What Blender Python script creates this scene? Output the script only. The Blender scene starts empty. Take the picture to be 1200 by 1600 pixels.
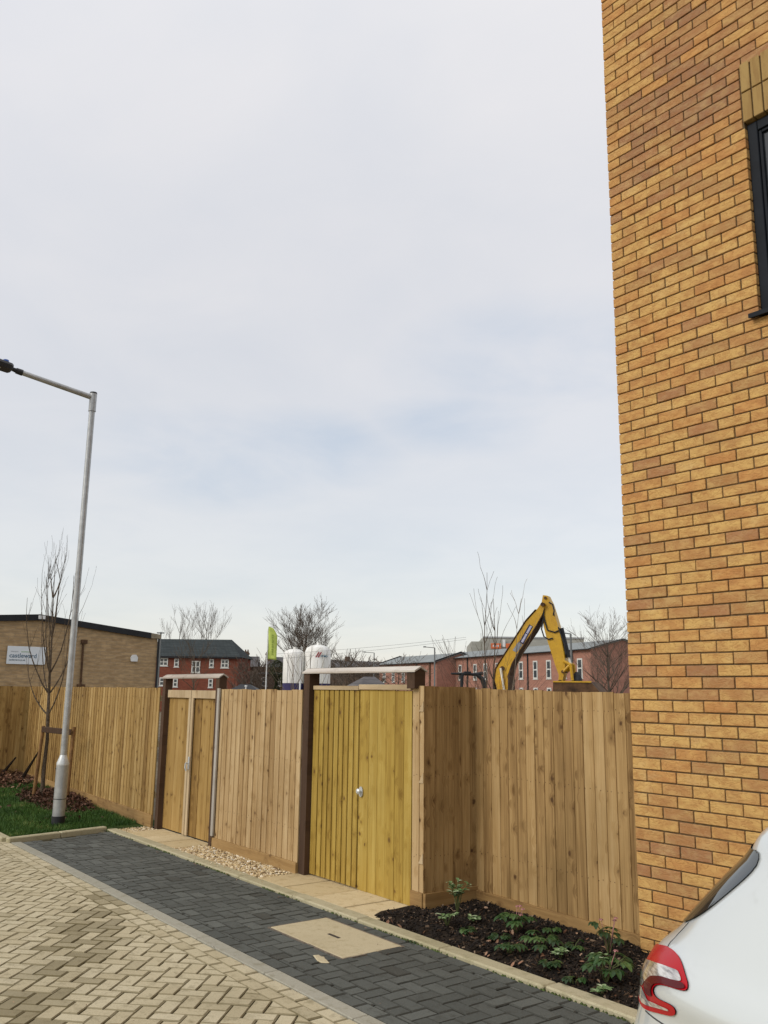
import bpy, bmesh, math, random
from mathutils import Vector, Matrix, noise
from mathutils.geometry import delaunay_2d_cdt
random.seed(7)
R = math.radians
scn = bpy.context.scene
COL = scn.collection

# ---------------------------------------------------------------- camera, world, sun, exposure
cam_data = bpy.data.cameras.new("camera")
cam = bpy.data.objects.new("camera", cam_data)
COL.objects.link(cam)
cx = Vector((0.60437782, 0.79658827, 0.01321285)).normalized()
cu = Vector((0.15133635, -0.13107106, 0.97975389)).normalized()
cb = cx.cross(cu).normalized()
cam.matrix_world = Matrix(((cx[0], cu[0], cb[0], 0), (cx[1], cu[1], cb[1], 0), (cx[2], cu[2], cb[2], 1.65), (0, 0, 0, 1)))
cam_data.sensor_fit = 'VERTICAL'
cam_data.sensor_height = 36.0
cam_data.lens = 36.0 * 1379.2 / 1600
cam_data.clip_start = 0.05
cam_data.clip_end = 3000
scn.camera = cam

SUN_EL, SUN_AZ = 34.0, 262.0          # azimuth: direction towards the sun, degrees from +X counter-clockwise
world = bpy.data.worlds.new("World")
scn.world = world
world.use_nodes = True
wt = world.node_tree
wt.nodes.clear()


def wn(t, **k):
    n = wt.nodes.new(t)
    for a, b in k.items():
        setattr(n, a, b)
    return n


wo = wn('ShaderNodeOutputWorld')
sky = wn('ShaderNodeTexSky', sky_type='NISHITA', sun_disc=False, sun_elevation=R(SUN_EL), sun_rotation=R(90 - SUN_AZ))
bg1 = wn('ShaderNodeBackground')
bg1.inputs[1].default_value = 0.05
wt.links.new(sky.outputs[0], bg1.inputs[0])
bg2 = wn('ShaderNodeBackground')
tc = wn('ShaderNodeTexCoord')
sep = wn('ShaderNodeSeparateXYZ')
wt.links.new(tc.outputs['Generated'], sep.inputs[0])


def wm(op, a, b=None, c=None, clamp=False):
    n = wn('ShaderNodeMath', operation=op, use_clamp=clamp)
    for i, v in enumerate((a, b, c)):
        if v is None:
            continue
        if isinstance(v, (int, float)):
            n.inputs[i].default_value = v
        else:
            wt.links.new(v, n.inputs[i])
    return n.outputs[0]


zz = wm('MAXIMUM', sep.outputs[2], 0.0)
den = wm('ADD', zz, 0.16)
comb = wn('ShaderNodeCombineXYZ')
wt.links.new(wm('DIVIDE', sep.outputs[0], den), comb.inputs[0])
wt.links.new(wm('DIVIDE', sep.outputs[1], den), comb.inputs[1])
n1 = wn('ShaderNodeTexNoise')
n1.inputs['Scale'].default_value = 0.9
n1.inputs['Detail'].default_value = 5
n1.inputs['Roughness'].default_value = 0.52
wt.links.new(comb.outputs[0], n1.inputs['Vector'])
# thinner places in the cloud sheet where a little blue-grey shows
thin = None
for d, w in (((-0.874, 0.418, 0.249), 0.085), ((-0.627, 0.69, 0.361), 0.10), ((-0.708, 0.64, 0.298), 0.06), ((-0.82, 0.50, 0.265), 0.07)):
    v = wn('ShaderNodeVectorMath', operation='SUBTRACT')
    v.inputs[1].default_value = d
    wt.links.new(tc.outputs['Generated'], v.inputs[0])
    v2 = wn('ShaderNodeVectorMath', operation='MULTIPLY')
    v2.inputs[1].default_value = (1, 1, 2.6)
    wt.links.new(v.outputs[0], v2.inputs[0])
    ln = wn('ShaderNodeVectorMath', operation='LENGTH')
    wt.links.new(v2.outputs[0], ln.inputs[0])
    m = wm('SMOOTH_MIN', wm('SUBTRACT', 1.0, wm('DIVIDE', ln.outputs['Value'], w * 1.9), clamp=True), 0.55, 0.2)
    thin = m if thin is None else wm('MAXIMUM', thin, m)
n2 = wn('ShaderNodeTexNoise')
n2.inputs['Scale'].default_value = 2.6
n2.inputs['Detail'].default_value = 6
n2.inputs['Roughness'].default_value = 0.55
n2.inputs['Distortion'].default_value = 0.4
wt.links.new(comb.outputs[0], n2.inputs['Vector'])
nn = wm('MULTIPLY', wm('SUBTRACT', wm('MULTIPLY_ADD', n2.outputs['Fac'], 0.55, wm('MULTIPLY', n1.outputs['Fac'], 0.6)), 0.575), 1.9)
t0 = wm('ADD', wm('MULTIPLY', thin, wm('ADD', 1.0, wm('MULTIPLY', nn, 2.4))), wm('ADD', 0.10, wm('MULTIPLY', nn, 0.6)), clamp=True)
mixc = wn('ShaderNodeMix', data_type='RGBA')
mixc.inputs['A'].default_value = (0.695, 0.665, 0.640, 1)
mixc.inputs['B'].default_value = (0.54, 0.565, 0.602, 1)
wt.links.new(t0, mixc.inputs['Factor'])
wt.links.new(mixc.outputs['Result'], bg2.inputs[0])
# overcast sky: brighter towards the zenith
lum = wm('MULTIPLY_ADD', wm('POWER', zz, 2.0), 0.64, 0.865)
lum = wm('ADD', lum, wm('MULTIPLY', nn, -0.055))
wt.links.new(lum, bg2.inputs[1])
add = wn('ShaderNodeAddShader')
wt.links.new(bg1.outputs[0], add.inputs[0])
wt.links.new(bg2.outputs[0], add.inputs[1])
wt.links.new(add.outputs[0], wo.inputs[0])

sl = bpy.data.lights.new("sun", 'SUN')
sl.energy = 1.5
sl.angle = R(25)
sl.color = (1.0, 0.95, 0.86)
sun = bpy.data.objects.new("sun", sl)
COL.objects.link(sun)
sdir = Vector((math.cos(R(SUN_AZ)) * math.cos(R(SUN_EL)), math.sin(R(SUN_AZ)) * math.cos(R(SUN_EL)), math.sin(R(SUN_EL))))
sun.rotation_euler = sdir.to_track_quat('Z', 'Y').to_euler()
sun.location = (0, -20, 30)

scn.view_settings.view_transform = 'Standard'
scn.view_settings.look = 'None'
scn.view_settings.gamma = 1.0
scn.view_settings.exposure = 0.0
scn.view_settings.use_curve_mapping = False
scn.cycles.max_bounces = 6
scn.cycles.use_adaptive_sampling = True


# ---------------------------------------------------------------- materials
class NT:
    def __init__(s, name, rough=0.8, spec=0.3):
        s.m = bpy.data.materials.new(name)
        s.m.use_nodes = True
        s.t = s.m.node_tree
        s.b = s.t.nodes['Principled BSDF']
        s.b.inputs['Roughness'].default_value = rough
        s.b.inputs['Specular IOR Level'].default_value = spec

    def n(s, t, **k):
        n = s.t.nodes.new(t)
        for a, b in k.items():
            setattr(n, a, b)
        return n

    def L(s, a, b):
        s.t.links.new(a, b)

    def M(s, op, a, b=None, c=None, clamp=False):
        n = s.n('ShaderNodeMath', operation=op, use_clamp=clamp)
        for i, v in enumerate((a, b, c)):
            if v is None:
                continue
            if isinstance(v, (int, float)):
                n.inputs[i].default_value = v
            else:
                s.L(v, n.inputs[i])
        return n.outputs[0]

    def mix(s, f, a, b, mode='MIX'):
        n = s.n('ShaderNodeMix', data_type='RGBA', blend_type=mode)
        for k, v in (('Factor', f), ('A', a), ('B', b)):
            if isinstance(v, (int, float)):
                n.inputs[k].default_value = v
            elif isinstance(v, (tuple, list)):
                n.inputs[k].default_value = tuple(v) + (1,) if len(v) == 3 else v
            else:
                s.L(v, n.inputs[k])
        return n.outputs['Result']

    def obj(s, scale=(1, 1, 1), off=None):
        tc = s.n('ShaderNodeTexCoord')
        mp = s.n('ShaderNodeMapping')
        mp.inputs['Scale'].default_value = scale
        s.L(tc.outputs['Object'], mp.inputs[0])
        if off is not None:
            s.L(off, mp.inputs['Location'])
        return mp.outputs[0]

    def noise(s, vec, scale, detail=3, rough=0.5):
        n = s.n('ShaderNodeTexNoise')
        n.inputs['Scale'].default_value = scale
        n.inputs['Detail'].default_value = detail
        n.inputs['Roughness'].default_value = rough
        s.L(vec, n.inputs['Vector'])
        return n.outputs['Fac']

    def ramp(s, f, stops):
        n = s.n('ShaderNodeValToRGB')
        e = n.color_ramp.elements
        while len(e) < len(stops):
            e.new(0.5)
        for i, (p, c) in enumerate(stops):
            e[i].position = p
            e[i].color = tuple(c) + (1,) if len(c) == 3 else c
        s.L(f, n.inputs[0])
        return n.outputs[0]

    def mr(s, v, a, b, c, d):
        n = s.n('ShaderNodeMapRange')
        for i, k in enumerate((v, a, b, c, d)):
            if isinstance(k, (int, float)):
                n.inputs[i].default_value = k
            else:
                s.L(k, n.inputs[i])
        return n.outputs[0]

    def attr(s, name='tone'):
        n = s.n('ShaderNodeAttribute', attribute_name=name)
        sp = s.n('ShaderNodeSeparateColor')
        s.L(n.outputs['Color'], sp.inputs[0])
        return n.outputs['Color'], sp.outputs[0], sp.outputs[1], sp.outputs[2]

    def col(s, c):
        if isinstance(c, (tuple, list)):
            s.b.inputs['Base Color'].default_value = tuple(c) + (1,)
        else:
            s.L(c, s.b.inputs['Base Color'])

    def bump(s, h, strength=0.4, dist=0.01):
        n = s.n('ShaderNodeBump')
        n.inputs['Strength'].default_value = strength
        n.inputs['Distance'].default_value = dist
        s.L(h, n.inputs['Height'])
        s.L(n.outputs[0], s.b.inputs['Normal'])


def simple(name, c, rough=0.7, spec=0.3, var=0.12, scale=6, metal=0.0, bump=0.0):
    t = NT(name, rough, spec)
    v = t.obj()
    f = t.noise(v, scale, 5, 0.6)
    lo = tuple(max(0, x * (1 - var * 1.6)) for x in c)
    hi = tuple(min(1, x * (1 + var * 1.3)) for x in c)
    t.col(t.ramp(f, [(0.3, lo), (0.7, hi)]))
    t.b.inputs['Metallic'].default_value = metal
    if bump:
        t.bump(t.noise(v, scale * 6, 4, 0.6), bump, 0.01)
    return t.m


def wood(name, dark, mid, light, knot=(0.09, 0.045, 0.018), stain=(0.13, 0.085, 0.04), knots=1.0, rough=0.75, stainf=0.5):
    """Sawn softwood: per-board tone from the mesh, grain along local Z, knots, weather stains."""
    t = NT(name, rough, 0.25)
    c, r, g, b = t.attr()
    cmb = t.n('ShaderNodeCombineXYZ')
    t.L(t.M('MULTIPLY', g, 13.0), cmb.inputs[0])
    t.L(t.M('MULTIPLY', b, 37.0), cmb.inputs[2])
    base = t.obj((1, 1, 1), cmb.outputs[0])
    # knots: elongated along the board
    mp = t.n('ShaderNodeMapping')
    mp.inputs['Scale'].default_value = (9.5, 0.0, 7.6)
    t.L(base, mp.inputs[0])
    wob = t.n('ShaderNodeTexNoise')
    wob.inputs['Scale'].default_value = 3.0
    t.L(mp.outputs[0], wob.inputs['Vector'])
    vadd = t.n('ShaderNodeVectorMath', operation='MULTIPLY_ADD')
    vadd.inputs[1].default_value = (0.22, 0.0, 0.22)
    t.L(wob.outputs['Color'], vadd.inputs[0])
    t.L(mp.outputs[0], vadd.inputs[2])
    vo = t.n('ShaderNodeTexVoronoi', voronoi_dimensions='3D')
    vo.inputs['Scale'].default_value = 1.0
    vo.inputs['Randomness'].default_value = 1.0
    t.L(vadd.outputs[0], vo.inputs['Vector'])
    sc = t.n('ShaderNodeSeparateColor')
    t.L(vo.outputs['Color'], sc.inputs[0])
    size = t.mr(sc.outputs[0], 0.22, 1.0, 0.05, 0.15)
    gate = t.M('GREATER_THAN', sc.outputs[0], 0.22)
    kn = t.M('MULTIPLY', t.M('SUBTRACT', 1.0, t.mr(t.M('DIVIDE', vo.outputs['Distance'], size), 0.75, 1.35, 0.0, 1.0)), gate)
    halo = t.M('MULTIPLY', t.M('SUBTRACT', 1.0, t.mr(vo.outputs['Distance'], 0.05, 0.46, 0.0, 1.0)), gate)
    # grain bent round the knots
    mp2 = t.n('ShaderNodeMapping')
    mp2.inputs['Scale'].default_value = (55, 0.0, 1.3)
    t.L(base, mp2.inputs[0])
    ba = t.n('ShaderNodeCombineXYZ')
    t.L(t.M('MULTIPLY', halo, 2.6), ba.inputs[0])
    va = t.n('ShaderNodeVectorMath', operation='ADD')
    t.L(mp2.outputs[0], va.inputs[0])
    t.L(ba.outputs[0], va.inputs[1])
    gr = t.noise(va.outputs[0], 1.0, 6, 0.65)
    mp3 = t.n('ShaderNodeMapping')
    mp3.inputs['Scale'].default_value = (9, 0, 0.7)
    t.L(base, mp3.inputs[0])
    br = t.noise(mp3.outputs[0], 1.0, 4, 0.6)
    f = t.M('ADD', t.M('MULTIPLY', gr, 0.55), t.M('MULTIPLY', br, 0.65))
    f = t.M('ADD', f, t.M('MULTIPLY', t.M('SUBTRACT', r, 0.5), 0.24))
    f = t.M('SUBTRACT', f, 0.10)
    f = t.M('SUBTRACT', f, t.M('MULTIPLY', halo, 0.13))
    colr = t.ramp(f, [(0.27, dark), (0.5, mid), (0.76, light)])
    # stains over several boards
    st = t.noise(t.obj((1.6, 1.6, 0.8)), 1.0, 5, 0.6)
    colr = t.mix(t.M('MULTIPLY', t.mr(st, 0.48, 0.75, 0, 1), stainf), colr, stain)
    # knot colour laid over the grain and stains
    colr = t.mix(t.M('MULTIPLY', kn, 0.95 * knots, clamp=True), colr, knot)
    t.col(colr)
    t.bump(t.M('ADD', t.M('MULTIPLY', gr, 0.6), t.M('MULTIPLY', kn, 0.6)), 0.35, 0.004)
    return t.m


MAT = {}
MAT['fence'] = wood('aged_featheredge', (0.17, 0.095, 0.032), (0.395, 0.26, 0.118), (0.55, 0.405, 0.22), stain=(0.22, 0.125, 0.045))
MAT['fence_dark'] = wood('browner_featheredge', (0.15, 0.08, 0.026), (0.385, 0.245, 0.10), (0.55, 0.39, 0.195), stain=(0.19, 0.12, 0.045), stainf=0.6)
MAT['fence_old'] = wood('aged_featheredge_olive', (0.16, 0.085, 0.022), (0.375, 0.238, 0.082), (0.53, 0.375, 0.165), stain=(0.18, 0.10, 0.03))  # slightly more olive timber tone
MAT['board'] = wood('gravel_board_timber', (0.18, 0.10, 0.036), (0.32, 0.195, 0.075), (0.42, 0.275, 0.12), knots=0.6)
MAT['gate_new'] = wood('fresh_treated_timber', (0.20, 0.115, 0.016), (0.385, 0.255, 0.05), (0.51, 0.375, 0.105), knot=(0.14, 0.075, 0.02), stain=(0.21, 0.13, 0.025), stainf=0.5)
MAT['gate_honey'] = wood('honey_timber', (0.16, 0.085, 0.02), (0.34, 0.208, 0.062), (0.48, 0.325, 0.125), knot=(0.10, 0.05, 0.015), stain=(0.26, 0.155, 0.05))
MAT['rail'] = wood('planed_rail', (0.32, 0.22, 0.12), (0.48, 0.36, 0.21), (0.60, 0.48, 0.31), knots=0.5)
MAT['cap'] = wood('weathered_cap_board', (0.33, 0.28, 0.23), (0.50, 0.45, 0.39), (0.64, 0.60, 0.54), knots=0.5, stain=(0.33, 0.26, 0.2))
MAT['greyed'] = wood('greyed_batten', (0.22, 0.195, 0.16), (0.33, 0.30, 0.25), (0.44, 0.41, 0.36), knots=0.3)
MAT['rusty'] = simple('rusty_dirty_steel', (0.085, 0.045, 0.022), 0.8, 0.3, 0.4, 5)
MAT['post'] = wood('dark_post_timber', (0.045, 0.024, 0.013), (0.075, 0.042, 0.024), (0.12, 0.07, 0.04), knots=0.3, stain=(0.03, 0.018, 0.012))


def brick_mat(name, warm=True):
    t = NT(name, 0.88, 0.2)
    c, r, g, b = t.attr()
    v = t.obj()
    cmb = t.n('ShaderNodeCombineXYZ')
    t.L(t.M('MULTIPLY', g, 20.0), cmb.inputs[0])
    t.L(t.M('MULTIPLY', b, 20.0), cmb.inputs[2])
    vb = t.obj((1, 1, 1), cmb.outputs[0])
    base = t.ramp(r, [(0.0, (0.60, 0.375, 0.13)), (0.35, (0.57, 0.34, 0.12)), (0.55, (0.54, 0.265, 0.09)), (0.68, (0.43, 0.255, 0.105)), (0.85, (0.39, 0.20, 0.10)), (1.0, (0.27, 0.145, 0.09))])
    mp = t.n('ShaderNodeMapping')
    mp.inputs['Scale'].default_value = (10, 10, 16)
    t.L(vb, mp.inputs[0])
    blotch = t.noise(mp.outputs[0], 1.0, 4, 0.6)
    base = t.mix(t.mr(blotch, 0.42, 0.72, 0, 0.75), base, (0.40, 0.19, 0.065))
    base = t.mix(t.mr(blotch, 0.55, 0.25, 0, 0.5), base, (0.64, 0.42, 0.145))
    big = t.noise(t.obj((3.2, 3.2, 6.5)), 1.0, 6, 0.62)
    base = t.mix(t.mr(big, 0.52, 0.75, 0, 0.5), base, (0.36, 0.19, 0.085))
    base = t.mix(t.mr(big, 0.45, 0.28, 0, 0.45), base, (0.62, 0.44, 0.20))
    speck = t.noise(vb, 160, 3, 0.7)
    base = t.mix(t.mr(speck, 0.6, 0.8, 0, 0.5), base, (0.22, 0.12, 0.05))
    # folded-clay creases of a soft mud brick
    mp2 = t.n('ShaderNodeMapping')
    mp2.inputs['Scale'].default_value = (16, 16, 36)
    mp2.inputs['Rotation'].default_value = (0, 0.25, 0)
    t.L(vb, mp2.inputs[0])
    ridge = t.n('ShaderNodeTexNoise')
    ridge.inputs['Scale'].default_value = 1.0
    ridge.inputs['Detail'].default_value = 2.0
    ridge.inputs['Distortion'].default_value = 0.9
    t.L(mp2.outputs[0], ridge.inputs['Vector'])
    rr = t.M('ABSOLUTE', t.M('SUBTRACT', ridge.outputs['Fac'], 0.5))
    rr = t.mr(rr, 0.0, 0.07, 0.0, 1.0)
    fine = t.noise(vb, 220, 4, 0.7)
    t.col(t.mix(t.mr(rr, 0.5, 0.0, 0.0, 0.55), base, (0.33, 0.15, 0.045)))
    t.bump(t.M('ADD', t.M('MULTIPLY', rr, 0.6), t.M('MULTIPLY', fine, 0.5)), 0.55, 0.004)
    return t.m


MAT['brick'] = brick_mat('buff_brick')
MAT['mortar'] = simple('brown_mortar', (0.15, 0.104, 0.056), 0.95, 0.1, 0.2, 30, bump=0.3)
t = NT('soldier_brick', 0.88, 0.2)
c, r, g, b = t.attr()
f = t.noise(t.obj((30, 30, 5)), 1, 4, 0.6)
t.col(t.mix(t.mr(f, 0.45, 0.75, 0, 0.7), t.ramp(r, [(0, (0.42, 0.285, 0.11)), (1, (0.34, 0.22, 0.08))]), (0.25, 0.14, 0.05)))
t.bump(t.noise(t.obj(), 150, 4, 0.7), 0.4, 0.004)
MAT['soldier'] = t.m


def paver_mat(name, stops, dirt, rough=0.9, spot=None):
    t = NT(name, rough, 0.25)
    c, r, g, b = t.attr()
    v = t.obj()
    base = t.ramp(r, stops)
    big = t.noise(v, 0.9, 5, 0.6)
    fine = t.noise(v, 90, 4, 0.75)
    mid = t.noise(v, 12, 5, 0.7)
    base = t.mix(t.mr(big, 0.5, 0.75, 0, 0.35), base, dirt)
    base = t.mix(t.mr(mid, 0.52, 0.72, 0, 0.6), base, dirt)
    pit = t.noise(v, 260, 2, 0.6)
    base = t.mix(t.mr(pit, 0.62, 0.72, 0, 0.7), base, tuple(x * 0.45 for x in dirt))
    base = t.mix(t.mr(fine, 0.5, 0.75, 0, 0.45), base, dirt)
    base = t.mix(t.M('MULTIPLY', b, 0.7, clamp=False), base, dirt)
    if spot:
        base = t.mix(t.mr(fine, 0.42, 0.25, 0, 0.6), base, spot)
    t.col(base)
    t.bump(fine, 0.4, 0.003)
    return t.m


MAT['paver'] = paver_mat('buff_block_paver', [(0, (0.42, 0.36, 0.23)), (0.5, (0.475, 0.415, 0.275)), (1, (0.53, 0.47, 0.325))], (0.15, 0.122, 0.062))
MAT['dark_paver'] = paver_mat('charcoal_block_paver', [(0, (0.074, 0.080, 0.072)), (0.5, (0.095, 0.102, 0.092)), (1, (0.120, 0.128, 0.115))], (0.038, 0.036, 0.028), spot=(0.20, 0.20, 0.19))
MAT['kerb'] = paver_mat('pale_kerb_concrete', [(0, (0.40, 0.36, 0.23)), (1, (0.49, 0.44, 0.30))], (0.19, 0.17, 0.08))
MAT['edging'] = paver_mat('grey_edging_concrete', [(0, (0.30, 0.29, 0.235)), (1, (0.38, 0.365, 0.30))], (0.17, 0.15, 0.09))
MAT['slab'] = paver_mat('sandstone_slab', [(0, (0.53, 0.42, 0.235)), (1, (0.64, 0.53, 0.33))], (0.32, 0.22, 0.09))
MAT['cover'] = paver_mat('manhole_concrete', [(0, (0.48, 0.415, 0.27)), (1, (0.52, 0.45, 0.30))], (0.29, 0.23, 0.12))
MAT['bed'] = simple('joint_sand_and_moss', (0.06, 0.052, 0.03), 0.95, 0.1, 0.5, 25, bump=0.5)
MAT['soil'] = simple('dark_soil', (0.025, 0.018, 0.012), 0.95, 0.15, 0.4, 30, bump=0.8)
MAT['lawn'] = simple('lawn_soil', (0.035, 0.06, 0.014), 0.95, 0.1, 0.4, 8, bump=0.6)
MAT['ground'] = simple('bare_site_earth', (0.16, 0.13, 0.09), 0.95, 0.1, 0.3, 0.6, bump=0.4)
MAT['steel'] = simple('galvanised_steel', (0.42, 0.43, 0.43), 0.42, 0.5, 0.12, 14, metal=0.55)
MAT['steel_light'] = simple('bright_galvanised_steel', (0.60, 0.62, 0.62), 0.4, 0.5, 0.1, 14, metal=0.4)
MAT['black'] = simple('black_plastic', (0.018, 0.019, 0.021), 0.5, 0.4, 0.2, 8)
MAT['blue'] = simple('blue_plastic', (0.03, 0.10, 0.36), 0.35, 0.5, 0.1, 8)
MAT['frame'] = simple('anthracite_frame', (0.009, 0.012, 0.017), 0.6, 0.15, 0.15, 6)
MAT['bark'] = simple('grey_brown_bark', (0.10, 0.075, 0.052), 0.9, 0.2, 0.35, 30, bump=0.5)
MAT['twig'] = simple('far_twigs', (0.12, 0.095, 0.075), 0.95, 0.1, 0.2, 5)
MAT['twig_pale'] = simple('pale_twigs', (0.20, 0.16, 0.12), 0.95, 0.1, 0.2, 5)
MAT['stake'] = simple('tree_stake_timber', (0.22, 0.12, 0.05), 0.85, 0.2, 0.25, 12)


def glass(name, c=(0.03, 0.035, 0.04), rough=0.04):
    t = NT(name, rough, 0.6)
    t.col(c)
    return t.m


MAT['glass'] = glass('dark_window_glass')
MAT['far_glass'] = glass('far_window_glass', (0.05, 0.06, 0.065), 0.12)


# ---------------------------------------------------------------- mesh building
class MB:
    """collects polygons with a tone colour each; build() links them as ONE mesh object"""

    def __init__(s):
        s.v = []; s.f = []; s.c = []; s.mi = []

    def poly(s, pts, tone=(0.5, 0.5, 0.0), mi=0):
        i = len(s.v)
        s.v.extend([tuple(p) for p in pts])
        s.f.append(tuple(range(i, i + len(pts))))
        s.c.append(tone); s.mi.append(mi)

    def mesh(s, verts, faces, tone=(0.5, 0.5, 0.0), mi=0):
        i = len(s.v)
        s.v.extend([tuple(p) for p in verts])
        for f in faces:
            s.f.append(tuple(i + k for k in f))
            s.c.append(tone); s.mi.append(mi)

    def box(s, x0, x1, y0, y1, z0, z1, tone=(0.5, 0.5, 0.0), mi=0, bev=0.0, M=None):
        if bev <= 0:
            vs = [(x0, y0, z0), (x1, y0, z0), (x1, y1, z0), (x0, y1, z0), (x0, y0, z1), (x1, y0, z1), (x1, y1, z1), (x0, y1, z1)]
            fs = [(0, 3, 2, 1), (4, 5, 6, 7), (0, 1, 5, 4), (1, 2, 6, 5), (2, 3, 7, 6), (3, 0, 4, 7)]
        else:
            b = bev
            vs = []
            for sx, X in ((-1, x0), (1, x1)):
                for sy, Y in ((-1, y0), (1, y1)):
                    for sz, Z in ((-1, z0), (1, z1)):
                        vs += [(X, Y - sy * b, Z - sz * b), (X - sx * b, Y, Z - sz * b), (X - sx * b, Y - sy * b, Z)]
            def I(a, bb, c, k):
                return (a * 4 + bb * 2 + c) * 3 + k
            fs = []
            for a in (0, 1):
                q = [I(a, 0, 0, 0), I(a, 1, 0, 0), I(a, 1, 1, 0), I(a, 0, 1, 0)]
                fs.append(q if a else q[::-1])
                q = [I(0, a, 0, 1), I(1, a, 0, 1), I(1, a, 1, 1), I(0, a, 1, 1)]
                fs.append(q[::-1] if a else q)
                q = [I(0, 0, a, 2), I(1, 0, a, 2), I(1, 1, a, 2), I(0, 1, a, 2)]
                fs.append(q if a else q[::-1])
            for a in (0, 1):
                for c in (0, 1):
                    q = [I(a, c, 0, 0), I(a, c, 1, 0), I(a, c, 1, 1), I(a, c, 0, 1)]
                    fs.append(q)
                    q = [I(a, 0, c, 0), I(a, 1, c, 0), I(a, 1, c, 2), I(a, 0, c, 2)]
                    fs.append(q)
                    q = [I(0, a, c, 1), I(1, a, c, 1), I(1, a, c, 2), I(0, a, c, 2)]
                    fs.append(q)
                    for d in (0, 1):
                        fs.append([I(a, c, d, 0), I(a, c, d, 1), I(a, c, d, 2)])
        if M is not None:
            vs = [tuple(M @ Vector(p)) for p in vs]
        s.mesh(vs, fs, tone, mi)

    def tube(s, pts, rad, seg=8, tone=(0.5, 0.5, 0.0), cap=True, mi=0):
        pts = [Vector(p) for p in pts]
        if isinstance(rad, (int, float)):
            rad = [rad] * len(pts)
        vs = []; up = None
        for i, p in enumerate(pts):
            d = (pts[min(i + 1, len(pts) - 1)] - pts[max(i - 1, 0)])
            if d.length < 1e-9:
                d = Vector((0, 0, 1))
            d.normalize()
            if up is None:
                up = Vector((0, 1, 0)) if abs(d.z) > 0.8 else Vector((0, 0, 1))
            a = d.cross(up)
            if a.length < 1e-6:
                a = d.cross(Vector((1, 0, 0)))
            a.normalize()
            bb = a.cross(d).normalized()
            up = bb
            for k in range(seg):
                an = 2 * math.pi * k / seg
                vs.append(p + (a * math.cos(an) + bb * math.sin(an)) * rad[i])
        fs = []
        for i in range(len(pts) - 1):
            for k in range(seg):
                k2 = (k + 1) % seg
                fs.append((i * seg + k, i * seg + k2, (i + 1) * seg + k2, (i + 1) * seg + k))
        if cap:
            fs.append(tuple(range(seg))[::-1])
            fs.append(tuple((len(pts) - 1) * seg + k for k in range(seg)))
        s.mesh(vs, fs, tone, mi)

    def prism(s, poly, axis_o, U, V, W, d0, d1, tone=(0.5, 0.5, 0.0), mi=0):
        """polygon given in (u, v) about axis_o, extruded along W from d0 to d1"""
        o = Vector(axis_o); U = Vector(U); V = Vector(V); W = Vector(W)
        a = [o + U * p[0] + V * p[1] + W * d0 for p in poly]
        b = [o + U * p[0] + V * p[1] + W * d1 for p in poly]
        n = len(poly)
        fs = [tuple(range(n)), tuple(range(2 * n - 1, n - 1, -1))]
        for i in range(n):
            j = (i + 1) % n
            fs.append((i, i + n, j + n, j))
        s.mesh(a + b, fs, tone, mi)

    def build(s, name, mat, parent=None, smooth=False, fix=True):
        me = bpy.data.meshes.new(name)
        me.from_pydata(s.v, [], s.f)
        mats = mat if isinstance(mat, (list, tuple)) else [mat]
        for m in mats:
            me.materials.append(MAT[m] if isinstance(m, str) else m)
        at = me.attributes.new('tone', 'FLOAT_COLOR', 'CORNER')
        buf = []
        for p, c in zip(me.polygons, s.c):
            for _ in range(p.loop_total):
                buf.extend((c[0], c[1], c[2], 1.0))
        at.data.foreach_set('color', buf)
        me.polygons.foreach_set('material_index', s.mi)
        if smooth:
            me.polygons.foreach_set('use_smooth', [True] * len(me.polygons))
        if fix:
            bm = bmesh.new(); bm.from_mesh(me)
            bmesh.ops.recalc_face_normals(bm, faces=bm.faces)
            bm.to_mesh(me); bm.free()
        me.update()
        o = bpy.data.objects.new(name, me)
        COL.objects.link(o)
        if parent:
            o.parent = parent
        return o


def thing(name, label, cat, loc=(0, 0, 0), rz=0.0, group=None):
    o = bpy.data.objects.new(name, None)
    COL.objects.link(o)
    o.empty_display_size = 0.2
    o.location = loc
    o.rotation_euler = (0, 0, rz)
    tag(o, label, cat, group)
    return o


def tag(o, label=None, cat=None, group=None, kind=None):
    if label: o['label'] = label
    if cat: o['category'] = cat
    if group: o['group'] = group
    if kind: o['kind'] = kind
    return o


def rt():
    return (random.random(), random.random(), random.random())


def smooth_by_angle(o, ang=35):
    me = o.data
    me.polygons.foreach_set('use_smooth', [True] * len(me.polygons))
    me.set_sharp_from_angle(angle=R(ang))


def text_part(name, body, size, mat, parent, loc, rot, extrude=0.004, bold=0.0, spacing=1.0):
    cu_ = bpy.data.curves.new(name, 'FONT')
    cu_.body = body; cu_.size = size; cu_.extrude = extrude; cu_.offset = bold; cu_.space_character = spacing
    cu_.align_x = 'CENTER'; cu_.align_y = 'CENTER'
    cu_.resolution_u = 3
    to = bpy.data.objects.new(name, cu_)
    COL.objects.link(to)
    dg = bpy.context.evaluated_depsgraph_get()
    me = bpy.data.meshes.new_from_object(to.evaluated_get(dg))
    bpy.data.objects.remove(to)
    o = bpy.data.objects.new(name, me)
    COL.objects.link(o)
    me.materials.clear(); me.materials.append(MAT[mat] if isinstance(mat, str) else mat)
    o.parent = parent; o.location = loc; o.rotation_euler = rot
    return o


# background frame: u metres to the side of the viewing direction, d metres away along it
HF = Vector((-0.79828329, 0.60228215, 0)); HR = Vector((0.60228215, 0.79828329, 0))
RZV = math.atan2(HR.y, HR.x)


def far(u, d, z=0.0):
    p = HR * u + HF * d
    return Vector((p.x, p.y, z))


# ================================================================ SETTING
# ground sheet: level by the road, dropping to the building site behind the fence
SITE = -1.3


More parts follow.
